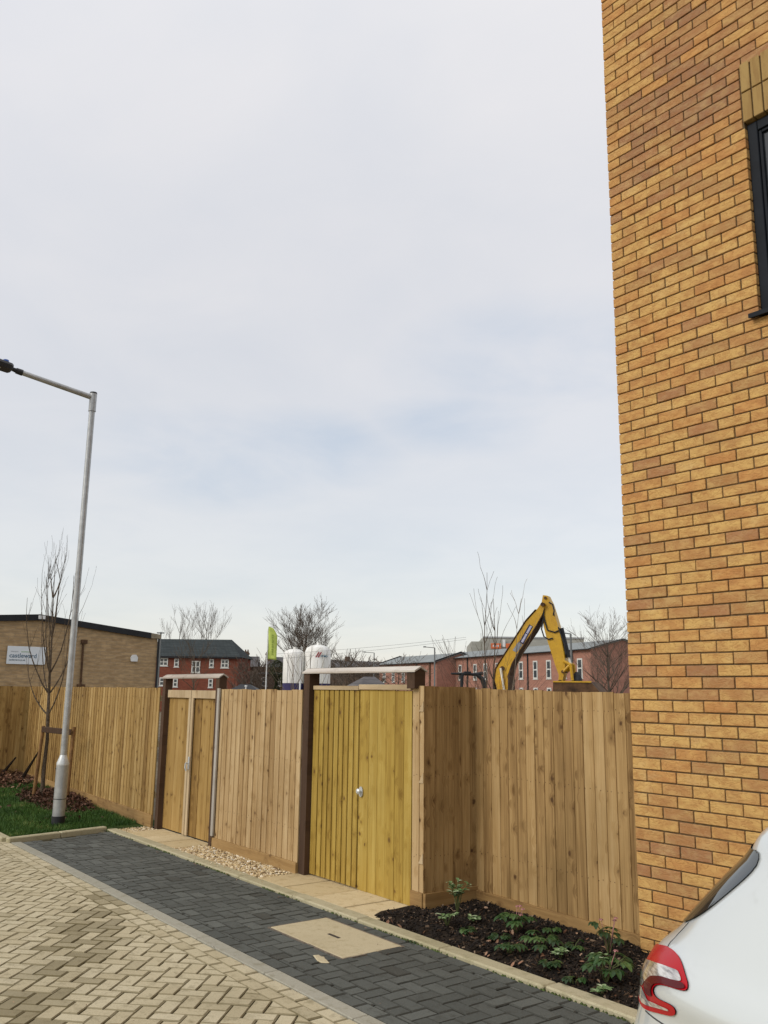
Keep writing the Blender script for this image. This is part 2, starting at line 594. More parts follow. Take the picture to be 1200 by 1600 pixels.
def ground_z(x, y):
    # distance behind the fence line
    s = min(1.0, max(0.0, (y - 7.0) / 8.0))
    s = s * s * (3 - 2 * s)
    s2 = min(1.0, max(0.0, (-x - 18.5) / 8.0))
    s2 = s2 * s2 * (3 - 2 * s2)
    return -0.065 + (SITE + 0.065) * max(s, s2)


mb = MB()
xs = [-900, -500, -300, -200, -130, -90, -60, -45, -35] + [-30 + i * 1.0 for i in range(0, 41)] + [15, 25, 45, 80, 150, 300, 600]
ys = [-400, -200, -100, -50, -25, -12, -6, -3] + [i * 0.8 for i in range(0, 30)] + [28, 36, 50, 70, 100, 150, 220, 350, 600, 1000]
W_ = len(xs)
vs = [(x, y, ground_z(x, y)) for y in ys for x in xs]
fs = [(j * W_ + i, j * W_ + i + 1, (j + 1) * W_ + i + 1, (j + 1) * W_ + i) for j in range(len(ys) - 1) for i in range(W_ - 1)]
mb.mesh(vs, fs)
tag(mb.build('ground', 'ground'), kind='structure')


def clip(poly, nx, ny, c):
    """keep the side nx*x + ny*y <= c"""
    out = []
    n = len(poly)
    for i in range(n):
        a = poly[i]; b = poly[(i + 1) % n]
        da = nx * a[0] + ny * a[1] - c; db = nx * b[0] + ny * b[1] - c
        if da <= 0: out.append(a)
        if (da < 0 < db) or (db < 0 < da):
            k = da / (da - db)
            out.append((a[0] + (b[0] - a[0]) * k, a[1] + (b[1] - a[1]) * k))
    return out


def area(p):
    return abs(sum(p[i][0] * p[(i + 1) % len(p)][1] - p[(i + 1) % len(p)][0] * p[i][1] for i in range(len(p)))) / 2


def block(mb, poly, gap, z, tone, ch=0.008, dz=0.0, xmin=lambda y: -1e9):
    """one paving block: chamfered convex prism"""
    if len(poly) < 3 or area(poly) < 0.0007: return
    cx_ = sum(p[0] for p in poly) / len(poly); cy_ = sum(p[1] for p in poly) / len(poly)
    def inset(k):
        o = []
        n = len(poly)
        ctr = Vector((cx_, cy_))
        for p in poly:
            v = Vector(p) - ctr
            l = v.length
            o.append(ctr + v * max(0.0, (l - k * 1.35) / max(l, 1e-6)))
        return o
    a = inset(gap); b = inset(gap + ch)
    tx = random.uniform(-1, 1) * 0.012; ty = random.uniform(-1, 1) * 0.012
    zt = z + dz
    n = len(poly)
    vs = [(p.x, p.y, z - 0.05) for p in a] + [(p.x, p.y, zt - ch * 0.8 + (p.x - cx_) * tx + (p.y - cy_) * ty) for p in a] + \
         [(p.x, p.y, zt + (p.x - cx_) * tx + (p.y - cy_) * ty) for p in b]
    fs = []
    for k in (0, n):
        for i in range(n):
            j = (i + 1) % n
            fs.append((k + i, k + j, k + n + j, k + n + i))
    if min(v[0] for v in vs) < xmin(vs[0][1]): return
    # the sides and chamfers down in the joints carry packed dirt
    mb.mesh(vs, fs[:n], (tone[0] * 0.3, tone[1], 1.6))
    mb.mesh(vs, fs[n:], (tone[0] * 0.7, tone[1], min(1.4, tone[2] + 0.85)))
    mb.mesh(vs, [tuple(2 * n + i for i in range(n))], tone)


def herringbone(mb, x0, x1, y0, y1, ang, z, tonef, skip=None, xmin=lambda y: -1e9, w=0.1):
    ca, sa = math.cos(ang), math.sin(ang)
    cx0, cy0 = (x0 + x1) / 2, (y0 + y1) / 2
    rad = math.hypot(x1 - x0, y1 - y0) / 2 + 0.3
    n = int(rad / w) + 4
    for j in range(-n, n + 1):
        for i in range(-n, n + 1):
            k = (i - j) % 4
            if k == 0:
                r = (i, j, i + 2, j + 1)
            elif k == 3:
                r = (i, j, i + 1, j + 2)
            else:
                continue
            p = [(r[0], r[1]), (r[2], r[1]), (r[2], r[3]), (r[0], r[3])]
            q = [(cx0 + (a * ca - b * sa) * w, cy0 + (a * sa + b * ca) * w) for a, b in p]
            mx = sum(a for a, b in q) / 4; my = sum(b for a, b in q) / 4
            if mx < x0 - 0.2 or mx > x1 + 0.2 or my < y0 - 0.2 or my > y1 + 0.2: continue
            q = clip(q, -1, 0, -x0); q = clip(q, 1, 0, x1) if q else q
            q = clip(q, 0, -1, -y0) if q else q; q = clip(q, 0, 1, y1) if q else q
            if not q: continue
            if skip and skip(mx, my): continue
            block(mb, q, 0.0036, z, tonef(mx, my), dz=random.uniform(-0.0022, 0.0022), xmin=xmin)


def road_tone(x, y):
    # worn, dirty run of blocks where wheels turn in
    d = abs((x + 5.25) * 0.62 - (y - 1.62) * 1.0 + 0.0) / 1.18
    along = (x + 4.8)
    run = max(0.0, 1 - abs((y - 1.62) - (x + 5.25) * -0.58) / 0.34) if -8.3 < x < -3.9 else 0.0
    n_ = noise.noise(Vector((x * 2.1, y * 2.1, 3.0)))
    dirty = 0.0
    if run > 0.25 + 0.25 * n_ and random.random() < 0.62:
        dirty = random.uniform(0.6, 1.15)
    elif random.random() < 0.05:
        dirty = random.uniform(0.1, 0.5)
    return (random.random() * 0.8 + 0.2 * (n_ + 0.5), random.random(), dirty * 0.9)


EDGE0, EDGE1 = 2.885, 2.99
KB0, KB1 = 4.045, 4.165
mb = MB()
mb.poly([(-17.5, -4, -0.014), (4.5, -4, -0.014), (4.5, EDGE1, -0.014), (-17.5, EDGE1, -0.014)])
tag(mb.build('road_bedding', 'bed'), kind='structure')
mb = MB()
herringbone(mb, -17, 4, -2.6, EDGE0 - 0.191, R(45), 0.0, road_tone, w=0.0935)
x = -17.0
for row in (0, 1):
    x = -17.0 - 0.1 * row
    while x < 4:
        y1_ = EDGE0 - 0.003 - row * 0.094
        block(mb, [(x, y1_ - 0.0935), (x + 0.187, y1_ - 0.0935), (x + 0.187, y1_), (x, y1_)], 0.0032, 0.0, road_tone(x, y1_), dz=random.uniform(-0.002, 0.002))
        x += 0.1875
tag(mb.build('road', 'paver', fix=False), kind='structure')

# grey concrete edging strip
mb = MB()
x = -10.44
while x < 4:
    l = 0.915
    mb.box(x + 0.003, x + l - 0.003, EDGE0 + 0.002, EDGE1 - 0.002, -0.08, 0.004 + random.uniform(-0.001, 0.001), (random.random(), random.random(), random.random() * 0.15), bev=0.004)
    x += l
tag(mb.build('road_edging', 'edging'), kind='structure')

# charcoal pavers, 90 degree herringbone with a border course
XL = lambda y: -10.50 - (y - 2.9) * 0.2
mb = MB()
mb.poly([(-10.9, EDGE1, -0.016), (4.5, EDGE1, -0.016), (4.5, KB1, -0.016), (-10.9, KB1, -0.016)])
tag(mb.build('pavement_bedding', 'bed'), kind='structure')


def in_cover(x, y):
    return -5.87 < x < -4.91 and 3.42 < y < 3.95


def dk(x, y):
    if random.random() < 0.03: return (0.5, random.random(), 0.8)
    n_ = noise.noise(Vector((x * 1.3, y * 1.3, 9.0)))
    return (min(1, max(0, random.random() * 0.85 + 0.35 * n_ + 0.05)), random.random(), max(0.0, random.random() - 0.8))


mbp = MB()


herringbone(mbp, -10.9, 4, EDGE1 + 0.105, KB0 - 0.105, 0.0, 0.0, dk, in_cover, xmin=lambda y: XL(y) + 0.045)
for y0_ in (EDGE1 + 0.003, KB0 - 0.103):
    x = -10.62
    while x < 4:
        if x > XL(y0_) + 0.05:
            block(mbp, [(x, y0_), (x + 0.2, y0_), (x + 0.2, y0_ + 0.1), (x, y0_ + 0.1)], 0.0022, 0.0, dk(x, y0_))
        x += 0.201
tag(mbp.build('pavement', 'dark_paver', fix=False), kind='structure')

mb = MB()
mb.poly([(-6.0, 3.36, -0.006), (-4.78, 3.36, -0.006), (-4.78, 4.02, -0.006), (-6.0, 4.02, -0.006)])
tag(mb.build('pavement_infill', 'dark_paver'), kind='structure')
# pale kerb stones along the back of the pavement, cross kerb and lawn kerb
mb = MB()
x = -10.72
i = 0
while x < 4:
    l = 0.915 if x > -10 else 0.72
    zt = 0.022 + random.uniform(-0.003, 0.003)
    yo = random.uniform(-0.004, 0.004)
    mb.box(x + 0.003, x + l - 0.003, KB0 + yo, KB1 + yo, -0.1, zt, (random.random(), random.random(), random.random() * 0.3), bev=0.009)
    x += l; i += 1


def seg_box(mb, a, b, w, z0, z1, tone, bev=0.01):
    a = Vector(a); b = Vector(b); d = b - a
    M = Matrix.Translation((a.x, a.y, 0)) @ Matrix.Rotation(math.atan2(d.y, d.x), 4, 'Z')
    mb.box(0.003, d.length - 0.003, -w / 2, w / 2, z0, z1, tone, bev=bev, M=M)


pts = [(-10.50, 2.86), (-10.63, 3.46), (-10.76, 4.04)]
for a, b in zip(pts[:-1], pts[1:]):
    seg_box(mb, a, b, 0.085, -0.1, 0.045, (random.random(), random.random(), 0.2))
for k in range(7):
    seg_box(mb, (-10.55 - k * 0.915, 2.86), (-10.55 - (k + 1) * 0.915, 2.86), 0.1, -0.1, 0.045, (random.random(), random.random(), 0.3))
tag(mb.build('kerb', 'kerb'), kind='structure')

# mossy joint line: thin ragged strip of moss tufts along the kerb
mb = MB()
for k in range(1500):
    x = random.uniform(-10.7, 3)
    if noise.noise(Vector((x * 1.7, 0, 0))) + random.uniform(-0.35, 0.25) < 0: continue
    y = KB0 - 0.004 + random.gauss(0, 0.005)
    r_ = random.uniform(0.003, 0.009)
    z_ = 0.001
    mb.mesh([(x - r_, y - r_, z_), (x + r_, y - r_, z_), (x + r_, y + r_, z_), (x - r_, y + r_, z_), (x, y, z_ + r_ * 1.3)], [(0, 1, 4), (1, 2, 4), (2, 3, 4), (3, 0, 4)])
MAT['moss'] = simple('moss', (0.07, 0.095, 0.03), 0.95, 0.1, 0.4, 40)
tag(mb.build('kerb_moss', 'moss'), 'green moss in the joint along the pale kerb', 'moss', kind='stuff')

# ---------------------------------------------------------------- manhole cover
mc = thing('manhole_cover', 'rectangular cream concrete manhole cover with a small lifting slot set in the dark paving', 'manhole cover', (-5.39, 3.685, 0))
mb = MB()
mb.box(-0.452, 0.452, -0.237, 0.237, -0.04, 0.003, (0.5, 0.5, 0.05), bev=0.003)
mb.build('lid', 'cover', mc)
mb = MB()
for a in ((-0.468, 0.468, -0.253, -0.241), (-0.468, 0.468, 0.241, 0.253), (-0.468, -0.456, -0.241, 0.241), (0.456, 0.468, -0.241, 0.241)):
    mb.box(*a, -0.04, 0.0015, (0.5, 0.5, 0.2))
MAT['rust'] = simple('worn_iron', (0.16, 0.13, 0.10), 0.7, 0.4, 0.3, 20)
mb.build('frame', 'rust', mc)
mb = MB()
mb.box(-0.065, 0.065, -0.011, 0.011, 0.0032, 0.006, (0.5, 0.5, 0.5))
MAT['slot'] = simple('iron_slot', (0.05, 0.042, 0.035), 0.8, 0.3, 0.3, 20)
mb.build('lifting_slot', 'slot', mc)

# dried cement spill on the dark paving
mb = MB()
for (cx_, cy_, r_) in ((-5.0, 3.325, 0.07),):
    n = 14
    ring = []
    for k in range(n):
        a = 2 * math.pi * k / n
        rr = r_ * random.uniform(0.6, 1.1)
        ring.append((cx_ + rr * 1.5 * math.cos(a), cy_ + rr * 0.55 * math.sin(a) - 0.3 * rr * math.cos(a)))
    vs = [(p[0], p[1], 0.001) for p in ring] + [(cx_ + (p[0] - cx_) * 0.8, cy_ + (p[1] - cy_) * 0.8, 0.0065) for p in ring]
    mb.mesh(vs, [(k, (k + 1) % n, n + (k + 1) % n, n + k) for k in range(n)] + [tuple(range(n, 2 * n))], (0.9, 0.5, 0.1))
tag(mb.build('cement_spill', 'cover'), 'small dried splash of cream cement on the dark paving beside the manhole cover', 'cement splash')

# ---------------------------------------------------------------- slabs, gravel, bed, lawn
mb = MB()


def slabs(x0, x1, y0, y1, nx, nz_skew=0.0):
    w = (x1 - x0) / nx
    for k in range(nx):
        a = x0 + k * w; b = a + w
        mb.box(a + 0.011, b - 0.011, y0, y1, -0.06, 0.012 + random.uniform(0, 0.005), (random.random(), random.random(), random.random() * 0.25), bev=0.004)


slabs(-10.42, -9.12, 4.175, 4.62, 3)
slabs(-7.33, -5.53, 4.175, 4.70, 4)
tag(mb.build('stone_slabs', 'slab'), kind='structure')
mb = MB()
mb.poly([(-10.8, KB1, -0.012), (-5.4, KB1, -0.012), (-5.4, 5.3, -0.012), (-10.8, 5.3, -0.012)])
tag(mb.build('gravel_bedding', 'bed'), kind='structure')


def stone(mb, x, y, z, r, tone):
    a = random.uniform(0, 6.28); ca, sa = math.cos(a), math.sin(a)
    sx, sy, sz = r * random.uniform(0.8, 1.4), r * random.uniform(0.6, 1.0), r * random.uniform(0.45, 0.8)
    vs = []
    for (px, py, pz) in ((1, 0, 0), (0.4, 0.9, 0.1), (-0.6, 0.75, -0.1), (-1, -0.1, 0.1), (-0.4, -0.9, 0), (0.6, -0.75, 0.1), (0.35, 0.3, 0.85), (-0.35, 0.2, 0.95), (0.0, -0.4, 0.9)):
        px *= sx * random.uniform(0.85, 1.15); py *= sy * random.uniform(0.85, 1.15)
        vs.append((x + px * ca - py * sa, y + px * sa + py * ca, z + pz * sz))
    mb.mesh(vs, [(0, 1, 6), (1, 7, 6), (1, 2, 7), (2, 3, 7), (3, 8, 7), (3, 4, 8), (4, 5, 8), (5, 6, 8), (5, 0, 6), (6, 7, 8)], tone)


t = NT('buff_gravel', 0.8, 0.3)
c, r, g, b = t.attr()
t.col(t.ramp(r, [(0, (0.20, 0.13, 0.07)), (0.2, (0.42, 0.30, 0.15)), (0.55, (0.58, 0.45, 0.25)), (0.85, (0.68, 0.57, 0.38)), (1, (0.75, 0.70, 0.60))]))
MAT['gravel'] = t.m
mb = MB()
for k in range(3800):
    x = random.uniform(-9.14, -7.33); y = random.uniform(4.17, 4.56)
    stone(mb, x, y, random.uniform(-0.008, 0.012), random.uniform(0.008, 0.017), rt())
for k in range(700):
    x = random.uniform(-10.75, -10.42); y = random.uniform(4.17, 4.55)
    stone(mb, x, y, random.uniform(-0.008, 0.008), random.uniform(0.008, 0.015), rt())
for k in range(60):   # strays on the kerb and slabs
    x = random.uniform(-9.3, -7.1); y = random.gauss(4.14, 0.05)
    stone(mb, x, y, 0.024, random.uniform(0.004, 0.009), rt())
tag(mb.build('gravel', 'gravel'), 'pale buff gravel spread between the kerb and the fence', 'gravel', kind='stuff')


def bump_sheet(name, mat, x0, x1, y0, y1, zf, nx, ny):
    mb = MB()
    vs = [(x0 + (x1 - x0) * i / nx, y0 + (y1 - y0) * j / ny, zf(x0 + (x1 - x0) * i / nx, y0 + (y1 - y0) * j / ny)) for j in range(ny + 1) for i in range(nx + 1)]
    mb.mesh(vs, [(j * (nx + 1) + i, j * (nx + 1) + i + 1, (j + 1) * (nx + 1) + i + 1, (j + 1) * (nx + 1) + i) for j in range(ny) for i in range(nx)])
    o = mb.build(name, mat, smooth=True)
    return tag(o, kind='structure')


def bed_z(x, y):
    e = min(1, max(0, (y - KB1) / 0.12))
    return 0.0 + 0.035 * e + 0.018 * noise.noise(Vector((x * 5, y * 5, 1)))


bump_sheet('planting_bed', 'soil', -5.66, 3.5, KB1 - 0.01, 5.25, bed_z, 160, 24)
t = NT('bark_mulch', 0.9, 0.3)
c, r, g, b = t.attr()
t.col(t.ramp(r, [(0, (0.009, 0.007, 0.006)), (0.78, (0.022, 0.015, 0.010)), (0.94, (0.075, 0.045, 0.025)), (1, (0.30, 0.22, 0.15))]))
MAT['mulch'] = t.m
mb = MB()


def chip(mb, x, y, z, l, w, tone, tilt=0.5):
    a = random.uniform(0, 6.28)
    M = Matrix.Translation((x, y, z)) @ Matrix.Rotation(a, 4, 'Z') @ Matrix.Rotation(random.gauss(0, tilt), 4, 'Y') @ Matrix.Rotation(random.gauss(0, tilt), 4, 'X')
    mb.box(-l / 2, l / 2, -w / 2, w / 2, -0.002, 0.002, tone, M=M)


for k in range(9000):
    x = random.uniform(-5.6, -2.4) if k < 8000 else random.uniform(-2.4, 3); y = random.uniform(KB1 + 0.01, 5.12 if x < -3.9 else 5.03)
    if x < -5.5 and y > 4.65 and x < -5.52: continue
    chip(mb, x, y, bed_z(x, y) + 0.004, random.uniform(0.01, 0.05), random.uniform(0.005, 0.016), rt())
tag(mb.build('bark_mulch', 'mulch', fix=False), 'dark bark mulch covering the planting bed below the fence', 'mulch', kind='stuff')


def lawn_z(x, y):
    s = min(1, max(0, (-10.9 - x) / 5.0))
    return 0.012 + 0.14 * s * (0.3 + 0.7 * min(1, max(0, (y - 2.9) / 1.5))) + 0.01 * noise.noise(Vector((x * 3, y * 3, 1)))


def lawn_left(y):
    return -10.58 - (y - 2.9) * 0.2


bump_sheet('lawn_ground', 'lawn', -17.2, -10.70, 2.92, 4.8, lawn_z, 80, 24)


def litter(x, y):
    a = 1 - math.hypot((x + 13.2) / 1.25, (y - 4.2) / 0.42)
    b_ = 1 - math.hypot((x + 16.3) / 1.5, (y - 4.15) / 0.75)
    return max(a, b_) + 0.25 * noise.noise(Vector((x * 4, y * 4, 0)))


t = NT('grass_blades', 0.6, 0.3)
c, r, g, b = t.attr()
t.col(t.ramp(r, [(0, (0.022, 0.062, 0.007)), (0.6, (0.05, 0.115, 0.015)), (0.93, (0.10, 0.165, 0.03)), (1, (0.28, 0.26, 0.09))]))
MAT['grass'] = t.m
mb = MB()
for k in range(42000):
    x = -10.62 - random.random() ** 1.3 * 6.3; y = random.uniform(2.93, 4.52)
    if x > lawn_left(y) - 0.06: continue
    if litter(x, y) > 0.05 and random.random() < 0.9: continue
    z = lawn_z(x, y)
    h = random.uniform(0.02, 0.055); a = random.uniform(0, 6.28); w = 0.0035
    dx, dy = math.cos(a) * w, math.sin(a) * w
    lx, ly = random.gauss(0, 0.014), random.gauss(0, 0.014)
    tn = (min(1, max(0, random.random() * 0.7 + 0.5 * noise.noise(Vector((x * 2.5, y * 2.5, 5))) + 0.1)), 0, 0)
    mb.mesh([(x - dx, y - dy, z - 0.005), (x + dx, y + dy, z - 0.005), (x + dx * 0.6 + lx * 0.5, y + dy * 0.6 + ly * 0.5, z + h * 0.6), (x - dx * 0.6 + lx * 0.5, y - dy * 0.6 + ly * 0.5, z + h * 0.6), (x + lx, y + ly, z + h)], [(0, 1, 2, 3), (3, 2, 4)], tn)
tag(mb.build('grass', 'grass', fix=False), 'short green grass around the lamp column', 'grass', kind='stuff')

t = NT('dead_leaves', 0.75, 0.3)
c, r, g, b = t.attr()
t.col(t.ramp(r, [(0, (0.05, 0.024, 0.014)), (0.45, (0.13, 0.06, 0.035)), (0.8, (0.28, 0.15, 0.09)), (1, (0.45, 0.30, 0.20))]))
MAT['litter'] = t.m
mb = MB()


def leaf(mb, x, y, z, s, tone, tilt=0.6):
    M = Matrix.Translation((x, y, z)) @ Matrix.Rotation(random.uniform(0, 6.28), 4, 'Z') @ Matrix.Rotation(random.gauss(0, tilt), 4, 'Y') @ Matrix.Rotation(random.gauss(0, tilt), 4, 'X')
    pts = [(-1, 0, 0), (-0.4, -0.42, 0.12), (0.35, -0.38, 0.12), (1, 0, 0.05), (0.35, 0.38, 0.12), (-0.4, 0.42, 0.12)]
    vs = [M @ (Vector(p) * s) for p in pts]
    mb.mesh(vs, [(0, 1, 2, 3), (0, 3, 4, 5)], tone)


n_ = 0
while n_ < 5200:
    x = random.uniform(-17, -11.3); y = random.uniform(3.3, 4.53)
    L_ = litter(x, y)
    if random.random() > max(0.0, L_ * 3) + 0.012: continue
    leaf(mb, x, y, lawn_z(x, y) + random.uniform(0.01, 0.04 + 0.14 * max(0, L_)), random.uniform(0.014, 0.035), (random.random() ** 1.3 * (0.45 if x > -14.5 else 1.0), 0, 0))
    n_ += 1
for k in range(90):
    x = random.uniform(-5.5, -3); y = random.uniform(KB1, 5.0)
    leaf(mb, x, y, bed_z(x, y) + 0.015, random.uniform(0.012, 0.03), (random.uniform(0.5, 1.0), 0, 0))
for k in range(260):   # bits of debris blown against the fence foot, the kerbs and over the paving
    c_ = random.random()
    if c_ < 0.35: x, y, z = random.uniform(-10.4, -5.6), 4.60 - abs(random.gauss(0, 0.03)), 0.02
    elif c_ < 0.6: x, y, z = random.uniform(-10.4, -3), EDGE0 - abs(random.gauss(0, 0.03)), 0.006
    else: x, y, z = random.uniform(-10.3, -2), random.uniform(1.2, 4.0), 0.006
    leaf(mb, x, y, z, random.uniform(0.003, 0.008), (random.random(), 0, 0), 0.2)
for k in range(40):
    leaf(mb, random.uniform(-10.5, -5), KB0 - random.random() * 0.1, 0.008, random.uniform(0.006, 0.014), (random.random(), 0, 0), 0.2)
tag(mb.build('leaf_litter', 'litter', fix=False), 'brown fallen leaves heaped under the young tree and in the fence corner', 'fallen leaves', kind='stuff')


# ================================================================ FENCES
def boards(length, z0, z1, w=0.1, face=0.0, thick=0.011, flip=False, jitter=0.004, top=None, tonesel=None, nails=False):
    """feather-edge boarding: wedges lapped over each other, local x along the fence, front is -y"""
    mb = MB()
    n = max(1, round(length / w)); w = length / n
    for k in range(n):
        a = k * w; b_ = a + w + 0.018
        b_ = min(b_, length) if k == n - 1 else b_
        zt = z1 + random.uniform(-jitter, jitter * 0.5)
        if top: zt += top(a)
        # thick edge on the right for a board that laps its left neighbour
        tk = thick + random.uniform(-0.001, 0.002)
        yl, yr = (face - 0.006, face - tk)
        if flip: yl, yr = yr, yl
        if flip: a -= 0.018; a = max(a, 0)
        b_ = min(b_, length)
        tone = ((tonesel(k) if tonesel else random.random()), random.random(), random.random())
        bl = 0.004 * random.uniform(-1, 1)
        vs = [(a, face + 0.0, z0), (b_, face + 0.0, z0), (b_, yr, z0), (a, yl, z0), (a + bl, face + 0.0, zt), (b_ + bl * 0, face + 0.0, zt), (b_, yr, zt), (a, yl, zt)]
        # nudge each board so no two back faces share a plane
        vs = [(p[0], p[1] + 0.0006 * (k % 3), p[2]) for p in vs]
        mb.mesh(vs, [(0, 3, 2, 1), (4, 5, 6, 7), (3, 7, 6, 2), (0, 1, 5, 4), (1, 2, 6, 5), (0, 4, 7, 3)], tone)
        if nails:
            for zn in (0.40, 1.0, 1.54):
                for dx_ in (0.028, 0.068):
                    xn = a + dx_ + random.uniform(-0.006, 0.006); zz_ = zn + random.uniform(-0.012, 0.012)
                    fx = (xn - a) / (b_ - a); yn = yl + (yr - yl) * fx - 0.0009
                    mb.mesh([(xn + 0.0038 * math.cos(q), yn, zz_ + 0.0038 * math.sin(q)) for q in (0, 1.05, 2.1, 3.14, 4.19, 5.24)], [(0, 1, 2, 3, 4, 5)], (0, 0, 0), 1)
    return mb


def fence(label, p0, p1, top0, top1, gb=(0.0, 0.15), mat='fence', posts=True, gb_proud=0.004, tone=None, gbm='board', zslope=(0, 0), flip=False, thick=0.013):
    p0 = Vector(p0); p1 = Vector(p1); d = p1 - p0; L = d.length
    t = thing('timber_fence', label, 'fence', (p0.x, p0.y, 0), math.atan2(d.y, d.x), 'timber fences round the site')
    dt = (top1 - top0)
    bm_ = boards(L, gb[1] + 0.001, top0, tonesel=tone, top=lambda a: dt * a / L, flip=flip, nails=True, thick=thick, jitter=0.007)
    bm_.v = [(x, y, z + (zslope[0] + (zslope[1] - zslope[0]) * x / L if z < gb[1] + 0.01 else 0)) for x, y, z in bm_.v]
    bm_.build('board_panel', [mat, 'rusty'], t)
    mb = MB()
    x = 0.0
    n = max(1, round(L / 1.83))
    for k in range(n):
        a = L * k / n; b_ = L * (k + 1) / n
        mb.box(a + 0.002, b_ - 0.002, -0.022 - gb_proud, 0.004, gb[0] - 0.1, gb[1], (random.random(), random.random(), random.random()), bev=0.002)
    # grain of a gravel board runs lengthways: the mesh is stood on end and laid down by its object rotation
    mb.v = [(x, y, z + (zslope[0] + (zslope[1] - zslope[0]) * x / L)) for x, y, z in mb.v]
    mb.v = [(-z, y, x) for x, y, z in mb.v]
    g_ = mb.build('gravel_board', gbm, t)
    g_.rotation_euler = (0, R(90), 0)
    for zr in (0.35, 0.95, 1.5):
        mb = MB()
        vs = [(0.0, 0.006, zr), (L, 0.006, zr), (L, 0.006, zr + 0.08), (0.0, 0.006, zr + 0.08), (0, 0.06, zr + 0.0), (L, 0.06, zr)]
        mb.mesh(vs, [(0, 1, 2, 3), (0, 4, 5, 1), (3, 2, 5, 4), (0, 3, 4), (1, 5, 2)], rt())
        mb.build('rail', 'rail', t)
    if posts:
        for k in range(n + 1):
            a = min(max(L * k / n, 0.05), L - 0.05)
            mb = MB()
            mb.box(a - 0.05, a + 0.05, 0.063, 0.16, -0.2, min(top0, top1) - 0.04, rt(), bev=0.004)
            mb.build('post', 'rail', t)
    return t


f_a = fence('long weathered board fence behind the lamp column and the young tree', (-16.15, 4.56), (-10.60, 4.56), 1.665, 1.665, gb=(0.0, 0.155), mat='fence_old', zslope=(0.09, 0.0))
f_b = fence('board fence with shade in its board tones at the far left corner behind the leaf pile', (-16.24, 1.2), (-16.24, 4.66), 1.66, 1.665, gb=(0.1, 0.23), mat='fence_old', tone=lambda k: random.random() * 0.5, zslope=(0.0, 0.0))  # board tones lowered to put this face's shade into the colour
# panel between the gates
f_c = fence('pale board fence panel between the two gates standing above the gravel', (-9.02, 4.575), (-7.30, 4.575), 1.66, 1.66, gb=(0.0, 0.105), gb_proud=0.006, tone=lambda k: random.choice([0.95, 0.8, 0.7, 0.85, 0.45]))
mb = MB()
mb.box(0.0, 0.05, -0.04, -0.019, 0.12, 1.665, rt(), bev=0.003)
mb.build('edge_batten', 'greyed', f_c)
f_d = fence('narrow stub of board fence right of the yellow gate, beside the planting bed', (-5.705, 4.63), (-5.555, 4.63), 1.70, 1.70, gb=(0.0, 0.14), posts=False, tone=lambda k: 0.9)
f_e = fence('return of board fence with shade painted into its boards, running back from the yellow gate to the long fence', (-5.552, 4.612), (-5.552, 5.165), 1.70, 1.70, gb=(0.0, 0.14), mat='fence_dark', posts=False, tone=lambda k: 0.2 + 0.2 * random.random())  # low tones paint in the shade of the side turned from the sun
f_f = fence('tall board fence with many knots between the return and the brick house', (-5.66, 5.17), (-3.905, 5.13), 1.69, 1.665, gb=(0.0, 0.11), mat='fence_dark', tone=lambda k: random.random() * 0.8 + 0.1 - (0.25 if k > 14 else 0), thick=0.0125)


# ---------------------------------------------------------------- gates
def gate_frame(t, x0, x1, ztop, ycap0, ycap1, rpost=0.0, pw=0.10):
    """dark posts with peaked heads and a slim pitched cap board running between them (local frame of the gate)"""
    ym = (ycap0 + ycap1) / 2
    zm = ztop + 0.036
    for k, x in enumerate(((x0 - pw, x0), (x1, x1 + pw))):
        mb = MB()
        zb = -0.15 if k == 0 or not rpost else rpost
        mb.prism([(ycap0 + 0.012, zb), (ycap1 - 0.012, zb), (ycap1 - 0.012, ztop - 0.012), (ym, zm - 0.018), (ycap0 + 0.012, ztop - 0.012)], (x[0], 0, 0), (0, 1, 0), (0, 0, 1), (1, 0, 0), 0, pw, rt())
        mb.build('post', 'post', t)
    cap = MB()
    a, b_ = x0 - pw - 0.015, x1 + pw + 0.015
    th = 0.014
    for s_ in (-1, 1):
        ye = ycap0 if s_ < 0 else ycap1
        dz = 0.0 if s_ < 0 else 0.0015
        vs = [(a, ye, ztop), (b_, ye, ztop), (b_, ym, zm + dz), (a, ym, zm + dz), (a, ye, ztop - th), (b_, ye, ztop - th), (b_, ym, zm - th), (a, ym, zm - th)]
        cap.mesh(vs, [(0, 1, 2, 3), (4, 7, 6, 5), (0, 4, 5, 1), (0, 3, 7, 4), (1, 5, 6, 2)], rt())
    cap.v = [(-z, y, x) for x, y, z in cap.v]
    c_ = cap.build('cap', 'cap', t); c_.rotation_euler = (0, R(90), 0)
    return t


# gate 1: honey coloured double gate, framed side out
g1 = thing('double_gate', 'honey brown double gate with framed leaves and knots, left of the pale fence panel', 'gate', (-10.44, 4.63, 0), 0.0, 'double gates in the fence')
gate_frame(g1, 0.0, 1.36, 1.79, -0.095, 0.02, pw=0.08)
for k, (a, b_) in enumerate(((0.012, 0.672), (0.684, 1.348))):
    bm_ = boards(b_ - a, 0.03, 1.63, w=0.22, thick=0.0085)
    leafo = bm_.build('leaf', 'gate_honey', g1)
    leafo.location = (a, -0.015, 0)
    for nm, bx in (('rail', (0, b_ - a, 1.55, 1.64)), ('stile', (0 if k == 1 else b_ - a - 0.055, 0.055 if k == 1 else b_ - a, 0.03, 1.549))):
        mb = MB()
        mb.box(bx[0] + 0.001, bx[1] - 0.001, -0.036, -0.0165, bx[2], bx[3], (0.75, random.random(), random.random()), bev=0.002)
        mb.build(nm, 'rail', leafo)
mb = MB()
mb.box(-0.018, 0.018, -0.008, 0.0, -0.07, 0.07, rt(), bev=0.002)
mb.tube([(0, -0.008, 0.0), (0, -0.045, 0.0)], 0.008)
